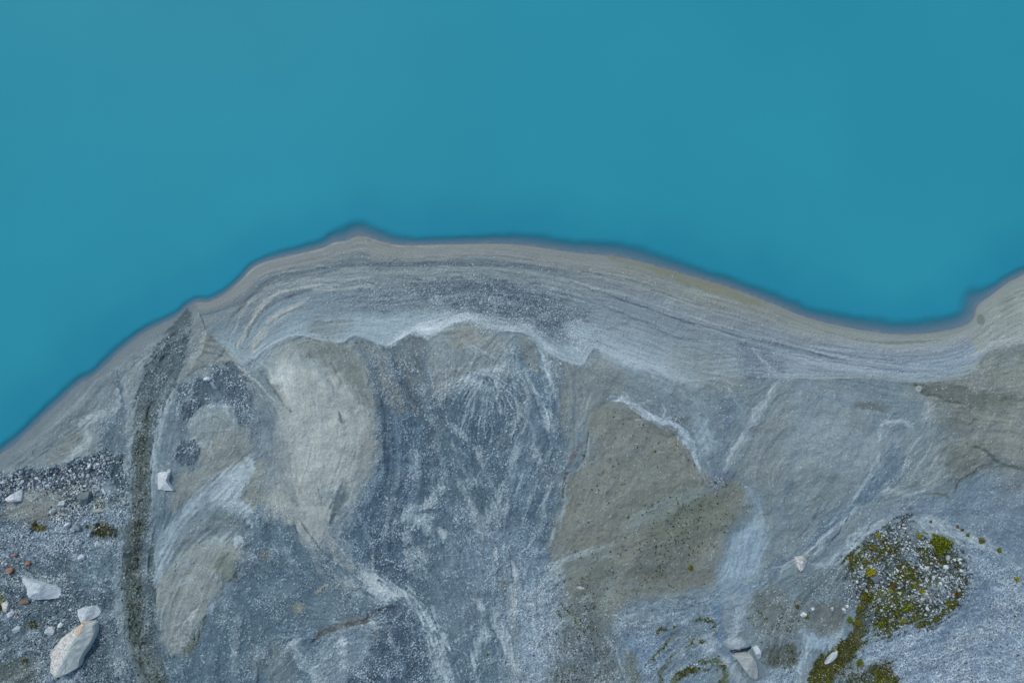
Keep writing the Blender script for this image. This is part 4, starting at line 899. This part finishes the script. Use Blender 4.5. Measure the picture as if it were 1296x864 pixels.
for f_ in big.data.polygons:
    s_, t_ = _side(f_.center)
    f_.material_index = 2 if (t_ < 11 and s_ < 4) else (1 if s_ > 0 else 0)
for (s, h_, mt, sd, nm, lab, ca) in (
    ('520,372 560,355 650,345 682,380 665,412 610,435 572,446 545,420', .45, 'pale', 2, 'boulder', 'rounded pale lilac boulder touching the upper end of the largest boulder', 'boulder'),
    ('150,162 215,175 280,190 350,205 415,230 410,290 370,296 240,299 200,272 195,215 148,190', .5, 'pale', 3, 'rock_slab', 'long flat pale blue slab with a pointed left end and rusty right edge', 'rock slab'),
    ('315,510 330,485 355,485 370,510 362,538 330,540', .3, 'white', 4, 'boulder', 'round white stone above and left of the largest boulder', 'stone'),
    ('390,468 410,455 428,468 418,486 398,488', .2, 'white', 5, 'boulder', 'small white stone just right above the round white stone', 'stone'),
    ('18,330 48,312 66,330 70,365 50,384 26,370', .3, 'cream', 6, 'boulder', 'cream white oval stone near left edge beside yellow moss', 'stone'),
    ('52,398 75,384 102,390 90,412 62,424', .2, 'white', 7, 'boulder', 'flat white triangular stone below the cream oval stone at left edge', 'stone'),
    ('178,58 192,46 212,60 205,82 188,90 176,72', .25, 'orange', 8, 'boulder', 'rightmost of the rusty orange stones above the long slab', 'stone'),
    ('42,108 60,94 98,92 96,114 72,132 48,124', .25, 'orange', 9, 'boulder', 'largest flat rusty orange stone, near the left edge above the slab', 'stone'),
    ('92,2 108,-6 124,2 118,18 100,22', .2, 'orange', 10, 'boulder', 'uppermost rusty orange stone lying among white cobbles', 'stone'),
    ('124,318 150,308 198,310 200,326 160,334 130,332', .15, 'brown', 11, 'boulder', 'thin reddish brown stone below the long pale slab', 'stone'),
    ('104,398 118,394 124,408 112,418', .12, 'orange', 12, 'boulder', 'tiny rusty stone right of the flat white triangular stone', 'stone'),
    ('92,500 118,478 145,486 138,510 112,526 94,522', .2, 'pale', 13, 'boulder', 'pale grey stone with moss around it, left of the round white stone', 'stone'),
    ('528,18 545,4 570,14 568,38 540,44', .25, 'pale', 14, 'boulder', 'isolated pale stone on smooth blue grey silt above the pale lilac boulder', 'stone'),
    ('318,186 350,176 362,188 344,198', .15, 'sand', 15, 'boulder', 'small pinkish chip resting along the top edge of the slab', 'stone'),
    ('462,370 480,362 490,376 472,386', .15, 'white', 16, 'boulder', 'small white stone just left of the pale lilac boulder', 'stone'),
    ('26,540 44,536 60,560 52,578 32,560', .15, 'grey', 161, 'boulder', 'dull grey stone below left of the pale mossy stone', 'stone'),
    ('-4,676 12,668 20,684 10,702 -4,698', .2, 'white', 162, 'boulder', 'white stone cut by the left edge beside the largest boulder', 'stone')):
    big_rock('stone' if ca == 'stone' else nm, lab, ca, P6(s, 0, 700, K6), h_, mt, sd, N=22, rough=.08)
for (s, h_, mt, sd, lab) in (
    ('205,345 216,380 224,450 180,456 120,452 92,424 150,382', .5, 'white', 20, 'white wedge shaped boulder on the beige sand patch at the left edge'),
    ('752,388 790,368 832,372 842,410 836,450 800,482 762,480 744,440', .55, 'slate', 21, 'dark slate grey block with brown moss along its right side'),
    ('556,480 580,452 604,448 606,480 580,512 558,520', .35, 'white', 22, 'pointed white stone standing left below the slate grey block'),
    ('464,548 480,530 510,532 514,556 490,574 470,566', .3, 'pale', 23, 'pale blue stone beside the beige sand patch, left of the pointed white stone'),
    ('602,668 616,654 644,656 650,676 632,692 608,688', .3, 'white', 24, 'bright round stone below the pointed white stone'),
    ('862,140 882,124 910,126 906,146 880,160 864,156', .25, 'white', 25, 'pale oblong cobble in the upper right end of the dark cobble bank'),
    ('812,140 824,114 838,124 838,150 824,162', .25, 'white', 26, 'slim white cobble left of the oblong one in the dark cobble bank'),
    ('944,84 958,76 968,96 956,104', .2, 'white', 27, 'small white cobble at the highest right tip of the cobble bank'),
    ('770,312 788,304 800,324 780,332', .2, 'white', 28, 'white stone just below the right end of the cobble bank'),
    ('184,190 204,178 214,200 196,214', .25, 'white', 29, 'lone white cobble at the upper left part of the cobble bank'),
    ('926,346 950,344 984,380 976,398 950,372 928,362', .2, 'pale', 30, 'long pale chip pointing down right, above the yellowish slab'),
    ('848,536 890,528 950,534 946,552 880,564 850,556', .15, 'sand', 31, 'thin pale yellowish slab right below the slate grey block'),
    ('1124,466 1142,458 1156,474 1146,490 1126,488', .2, 'pale', 32, 'pale stone next to the gravel channel, right of the yellowish slab'),
    ('662,680 700,660 740,690 742,722 700,720 668,706', .25, 'grey', 33, 'flat bluish grey stone beside the bright round stone'),
    ('866,838 900,828 932,848 920,876 880,872', .25, 'pale', 34, 'pale stone below the dark brown moss cushion patch'),
    ('802,756 820,748 830,766 814,778', .2, 'white', 35, 'small white stone touching the left of the dark brown moss patch')):
    big_rock('boulder' if h_ > .3 else 'stone', lab, 'stone' if h_ < .45 else 'boulder', P6(s, 0, 570, 7.2), h_, mt, sd, N=22, rough=.08)
for (s, ox, oy, k, h_, mt, sd, nm, lab) in (
    ('804,552 842,548 866,552 852,590 884,640 846,640 800,634 802,590', 0, 460, 4, .32, 'white', 40, 'boulder', 'square white boulder lying alone on sand just right of the gravel channel'),
    ('850,536 864,532 870,546 856,552', 0, 460, 4, .2, 'white', 41, 'stone', 'small white stone touching the top of the square white boulder'),
    ('1036,74 1056,66 1072,76 1062,88 1040,86', 0, 460, 4, .25, 'white', 42, 'stone', 'white stone lying above the dark gravel patch near the beach'),
    ('130,228 150,220 176,222 196,240 182,270 158,294 140,276 134,250', 972, 648, 4, .45, 'cream', 43, 'boulder', 'cream kite shaped boulder alone on grey silt below the sand slope'),
    ('346,696 342,722 324,744 288,768 300,736 322,712', 972, 648, 4, .25, 'pale', 44, 'rock_sliver', 'pale pointed sliver of rock lying on the brown moss band'),
    ('160,518 176,502 192,508 188,524 170,530', 972, 648, 4, .2, 'white', 45, 'stone', 'white angular stone beside a small green cushion, left of the tan gravel pad'),
    ('215,484 230,478 236,490 220,494', 972, 648, 4, .15, 'pale', 46, 'stone', 'pale stone at upper left corner of the tan gravel pad'),
    ('316,482 328,478 330,496 320,498', 972, 648, 4, .15, 'pale', 47, 'stone', 'pale stone on the tan gravel pad near its top middle'),
    ('372,488 384,482 392,496 380,500', 972, 648, 4, .15, 'white', 48, 'stone', 'white stone at right top corner of the tan gravel pad'),
    ('392,470 404,466 408,480 396,482', 972, 648, 4, .15, 'white', 49, 'stone', 'outermost white stone right of the tan gravel pad'),
    ('345,270 400,266 442,262 460,290 474,330 474,392 458,396 430,372 396,330 372,292', 840, 760, 4.05, .5, 'sand', 50, 'rock_slab', 'smooth pale grey slab narrowing downward with a pinkish upper edge'),
    ('456,240 478,226 492,250 494,284 480,300 466,276', 840, 760, 4.05, .35, 'pale', 51, 'boulder', 'pale upright rock against the right side of the smooth grey slab')):
    big_rock(nm, lab, {'boulder': 'boulder', 'stone': 'stone', 'rock_sliver': 'rock', 'rock_slab': 'rock slab'}[nm], P6(s, ox, oy, k), h_, mt, sd, N=24, rough=.07)

# cobbles: a few shapes, shared meshes
def cobble_mesh(seed, mat):
    rs = random.Random(seed); bm = bmesh.new(); bmesh.ops.create_icosphere(bm, subdivisions=2, radius=1)
    pl = []
    for _ in range(9):
        v_ = np.array([rs.gauss(0, 1), rs.gauss(0, 1), rs.gauss(0, .8)]); v_ /= np.linalg.norm(v_); pl.append((v_, rs.uniform(.6, .85)))
    sx, sy, sz = 1, rs.uniform(.62, .9), rs.uniform(.45, .65)
    for v_ in bm.verts:
        p = np.array(v_.co)
        for nn, dd in pl:
            e = p @ nn - dd
            if e > 0: p = p - nn * e * .9
        v_.co = (p[0] * sx, p[1] * sy, p[2] * sz)
    me = bpy.data.meshes.new('stone'); bm.to_mesh(me); bm.free(); me.materials.append(RM[mat]); return me
CM = [cobble_mesh(k, 'cobble') for k in range(6)] + [cobble_mesh(k + 20, 'dark') for k in range(3)]
def cobble(u_, v_, r_, label, group, rs, which=None):
    o = link('stone', CM[rs.randrange(len(CM)) if which is None else which], label=label, category='stone', group=group)
    z = float(samp(Z, u_, v_)); x_, y_ = world(u_, v_, z + r_ * M * .3); o.location = (x_, y_, z + r_ * M * .22)
    o.scale = (r_ * M, r_ * M, r_ * M); o.rotation_euler = (rs.uniform(-.3, .3), rs.uniform(-.3, .3), rs.uniform(0, 6.28)); return o
placed = []
def free(u_, v_, r_):
    for a, b_, c in placed:
        if (a - u_) ** 2 + (b_ - v_) ** 2 < (r_ + c) ** 2 * .9: return False
    return True
rs = random.Random(99)
# single stones on the mossy mound
GM = 'stones lying on the mossy mound'
for q, lab in (((376, 208, 2.6), 'white stone right below the yellow cushion near the mound top'), ((503, 240, 2.6), 'lone white stone high on the mound left of the bright yellow tuft'), ((847, 478, 3.8), 'oval white stone on the right side of the mound below the big green shrub'), ((862, 405, 3.8), 'pale oblong stone between the big green shrub and the oval white stone'),
    ((748, 562, 3.2), 'white stone left of the ringed stone right of the mound centre'), ((824, 577, 2.8), 'whitish round stone with a ring stain right of the mound centre'), ((805, 605, 2.5), 'white stone just below the ringed stone'), ((583, 600, 2.6), 'white stone in the middle of the mossy mound'),
    ((662, 728, 3.2), 'oval white stone in yellow green moss on the lower mound'), ((697, 798, 3.8), 'largest pale stone on the lower edge of the mossy mound'), ((728, 748, 2.7), 'pale stone between the oval white one and the largest pale one'), ((509, 782, 2.6), 'white stone just left of the bright yellow green moss on the lower mound'),
    ((402, 398, 3.2), 'flat grey stone on the upper left of the mound'), ((1030, 380, 2.2), 'pale stone on open gravel right of the big green shrub'), ((60, 828, 2.4), 'white stone at the lower left foot of the mound'), ((310, 562, 7.0), 'wide flat dusty grey stone right below the round yellow cushion')):
    u_, v_ = 1060 + q[0] / 6.17, 640 + q[1] / 6.17
    o = cobble(u_, v_, q[2], lab, GM, rs, 6 if 'grey' in lab else rs.randrange(6)); placed.append((u_, v_, q[2]))
    if q[2] > 6: o.scale.z *= .35
def fill(poly, nn, r0, r1, what, zone, group, darkp=.2):
    p = pts(poly); k = 0; tries = 0
    while k < nn and tries < 6000:
        tries += 1; u_ = rs.uniform(p[:, 0].min(), p[:, 0].max()); v_ = rs.uniform(p[:, 1].min(), p[:, 1].max()); r_ = r0 + (r1 - r0) * rs.random() ** 2
        if u_ < 1 or u_ > 1294 or v_ > 862: continue
        if inside(np.array([u_]), np.array([v_]), p)[0] and free(u_, v_, r_):
            dk_ = rs.random() < darkp
            cobble(u_, v_, r_, ('dark grey ' if dk_ else 'small white ') + what + ' ' + zone, group, rs, 6 + rs.randrange(3) if dk_ else rs.randrange(6)); placed.append((u_, v_, r_)); k += 1
GB = 'cobbles in the dark bank below the left beach'
fill('0,602 28,600 30,624 0,636', 20, 1.8, 3.4, 'cobble', 'at the left edge of the dark cobble bank', GB)
fill('30,600 60,596 72,594 72,618 60,614 30,622', 24, 1.8, 3.4, 'cobble', 'of the dark bank just above the beige sand patch', GB)
fill('72,594 108,584 108,604 98,608 82,626 72,618', 24, 1.8, 3.4, 'cobble', 'of the dark bank between sand patch and slate block', GB)
fill('108,584 128,574 144,582 154,606 122,602 108,604', 22, 1.8, 3.2, 'cobble', 'at the raised right tip of the dark cobble bank', GB)
fill('64,640 100,636 112,650 96,672 76,668', 18, 1.5, 2.6, 'cobble', 'in the cluster around the bright round stone at left', 'cobbles clustered round the bright round stone')
fill('0,676 40,672 50,700 30,720 0,716', 22, 1.5, 2.8, 'cobble', 'lying around the rusty orange stones at the left edge', 'cobbles around the rusty orange stones')
GM2 = 'small cobbles on the mossy mound'
fill('1110,676 1144,660 1150,700 1112,702', 22, 1.5, 2.6, 'cobble', 'near the top of the mossy mound', GM2, .1)
fill('1080,696 1110,680 1112,702 1120,740 1098,750 1080,740', 20, 1.4, 2.4, 'cobble', 'on the left flank of the mossy mound', GM2, .1)
fill('1152,706 1176,700 1216,704 1218,748 1186,770 1160,740', 26, 1.5, 2.9, 'cobble', 'on the right side of the mossy mound', GM2, .1)
fill('1110,744 1156,740 1184,772 1140,786 1110,790', 24, 1.5, 2.7, 'cobble', 'in the bright moss at the foot of the mound', GM2, .1)
fill('228,488 246,482 250,496 236,502 226,500', 14, 1.2, 2.4, 'stone', 'in the bright cluster on dark gravel near the channel top', 'white stones clustered on the dark gravel patch', 0)
fill('90,780 130,760 160,700 100,700 88,770', 4, 1.5, 2.2, 'pebble', 'on the smooth silt above the largest boulder', 'pebbles on smooth silt above the largest boulder')

# ------------------------------------------------------------ plants: cushions of small upright leaves on woody stems
def leaf_mat(name, cs):
    m, n, b = newmat(name); lk = n.links; at = node(n, 'ShaderNodeAttribute', attribute_name='tone'); lk.new(at.outputs['Color'], b.inputs['Base Color'])
    b.inputs['Roughness'].default_value = .6; b.inputs['Specular IOR Level'].default_value = .3; m['cs'] = 1; return m
MAT_LEAF = leaf_mat('leaves', None)
m_, n_, b_ = newmat('woody_stem'); b_.inputs['Base Color'].default_value = (.05, .035, .02, 1); MAT_STEM = m_
def plant(u_, v_, r_, label, cols, seed, name='cushion_plant', cat='plant', tall=.8, n=None, group=None):
    r = np.random.default_rng(seed); z = float(samp(Z, u_, v_)); R_ = r_ * M; x_, y_ = world(u_, v_, z + R_ * tall * .5)
    root = link(name, None, label=label, category=cat); root.location = (x_, y_, z)
    if group: root['group'] = group
    n = n or int(90 + 60 * r_); th = r.uniform(0, 6.28, n); ph = np.arccos(r.uniform(0.0, 1, n)); rr = r.uniform(.55, 1.0, n) * (1 + .18 * np.sin(3 * th + seed) + .1 * np.sin(7 * th))
    c = np.stack([R_ * rr * np.sin(ph) * np.cos(th), R_ * rr * np.sin(ph) * np.sin(th), R_ * tall * rr * np.cos(ph) + .02], -1)
    s = R_ * r.uniform(.12, .24, n) if r_ < 8 else R_ * r.uniform(.06, .13, n)
    d1 = r.normal(size=(n, 3)); d1 /= np.linalg.norm(d1, axis=1)[:, None]; d2 = np.cross(d1, r.normal(size=(n, 3))); d2 /= np.linalg.norm(d2, axis=1)[:, None]
    V_ = np.stack([c - d1 * s[:, None], c + d2 * s[:, None] * .5, c + d1 * s[:, None], c - d2 * s[:, None] * .5], 1).reshape(-1, 3); V_[:, 2] = np.maximum(V_[:, 2], .0)
    Q = np.arange(4 * n).reshape(n, 4); pc = np.array([alb(k) for k in cols]); tn = pc[r.integers(0, len(cols), n)] * r.uniform(.75, 1.2, (n, 1))
    link('leaves', mesh_np('leaves', V_, Q, MAT_LEAF, np.repeat(tn, 4, 0)), root, kind='stuff')
    bm = bmesh.new()
    for k in range(7 if r_ > 8 else 4):
        a = k * 2.4; dx, dy, dz = math.cos(a) * R_ * .6, math.sin(a) * R_ * .6, R_ * tall * .7
        w_ = R_ * .05 + .004
        b0 = [bm.verts.new((math.cos(t_) * w_, math.sin(t_) * w_, -.03)) for t_ in (0, 2.1, 4.2)]; t1 = bm.verts.new((dx, dy, dz))
        for i in range(3): bm.faces.new((b0[i], b0[(i+1) % 3], t1))
    me = bpy.data.meshes.new('stem'); bm.to_mesh(me); bm.free(); me.materials.append(MAT_STEM); link('stem', me, root)
    return root
GY = ((82, 100, 22), (106, 120, 28), (54, 70, 18), (134, 140, 38)); YY = ((138, 140, 28), (162, 160, 38), (102, 108, 24)); OL = ((104, 106, 36), (130, 130, 44), (84, 84, 34)); BR = ((84, 74, 40), (110, 96, 56), (66, 60, 34))
plant(1192, 690, 12.5, 'large round yellow green shrub at the upper right of the mossy mound', GY, 1, 'shrub', 'shrub', .8, 1900)
plant(1102, 724, 6.2, 'round bright yellow cushion plant beside the flat dusty grey stone', YY, 2)
for (u_, v_, r_, cs, lab) in (
    (1164, 678, 3.2, YY, 'tiny bright yellow tuft on pale silt above the mound'), (1112, 678, 3.4, YY, 'yellow tuft on the upper left edge of the mound'), (1265, 696, 3.2, GY, 'small green tuft on open gravel at far right'),
    (1243, 684, 4, OL, 'olive tuft between the large shrub and the far right tuft'), (1218, 670, 2.2, BR, 'tiny brown tuft on pale silt above the olive tuft'), (1212, 666, 2.4, OL, 'tiny olive tuft topmost in the line right of the shrub'),
    (1178, 660, 1.8, BR, 'lone rusty dot of a plant above the mound on pale silt'), (1225, 677, 2.4, OL, 'tiny olive tuft just left of the larger olive tuft'), (1089, 769, 4.2, OL, 'olive cushion at the left foot of the mound'),
    (1076, 784, 4.0, GY, 'green cushion right of the tan gravel pad'), (1086, 788, 4.4, OL, 'dull olive cushion touching the green cushion by the gravel pad'), (1089, 839, 4.6, GY, 'yellow green cushion on the lower moss band near the white gravel'),
    (1021, 780, 3.2, OL, 'olive cushion beside the white angular stone left of the gravel pad'), (1009, 767, 3.0, BR, 'dark brown tuft farthest left of the gravel pad'), (1048, 862, 3.4, GY, 'green cushion cut by the lower edge of the photo'),
    (1143, 785, 3.4, YY, 'yellow cushion on the lower edge of the mound'), (1117, 789, 5.0, GY, 'green cushion on the lowest left tip of the mound'), (1166, 790, 2.8, OL, 'olive tuft just below the mound edge on pale silt'),
    (1201, 763, 4.4, GY, 'green cushion at the lower right edge of the mound'), (1108, 709, 3.2, OL, 'olive cushion above the round bright yellow plant'), (1096, 710, 3.4, OL, 'olive brown cushion above left of the round bright yellow plant'),
    (1106, 692, 4.2, OL, 'olive cushion below the yellow tuft on the upper left mound'), (1287, 733, 3.4, YY, 'yellowish tuft on white gravel at the right edge'), (1077, 707, 3.2, OL, 'olive tuft at the outermost left edge of the mound'),
    (1094, 755, 4.4, OL, 'olive cushion on the left flank of the mound below the dusty stone'), (1148, 768, 6.0, GY, 'bright yellow green cushion in the middle of the lower mound'), (1223, 735, 2.6, BR, 'dark brown tuft at the right tip of the mound'),
    (1212, 752, 4.6, BR, 'tan dried cushion at the right edge of the mound'), (1132, 740, 4.8, BR, 'tan dried cushion near the mound centre'), (1158, 741, 4, GY, 'yellow green cushion right of the tan dried cushion'),
    (1167, 748, 3.4, YY, 'pale yellow green cushion lower right of the mound centre'), (1128, 748, 3.2, YY, 'yellow cushion just below the tan dried cushion at the mound centre'), (739, 576, 1.8, GY, 'single green tuft in the pale rill left of the mud flat'),
    (829, 571, 1.8, OL, 'single olive tuft on the upper mud flat'), (795, 654, 1.8, GY, 'single green tuft in the middle of the mud flat'), (874, 718, 3.4, OL, 'olive tuft on the lower mud flat'),
    (42, 663, 2.8, OL, 'olive tuft above the patch of brown moss at left edge'), (110, 666, 2.4, GY, 'green tuft between white stones left of the dark brown moss'), (31, 835, 3, OL, 'olive tuft low in the left corner gravel'), (853, 793, 2, GY, 'small green tuft on pale silt in the lower middle'), (617, 828, 1.8, GY, 'lone green tuft on gravel at bottom centre')):
    plant(u_, v_, r_, lab, cs, int(u_ * 3 + v_))
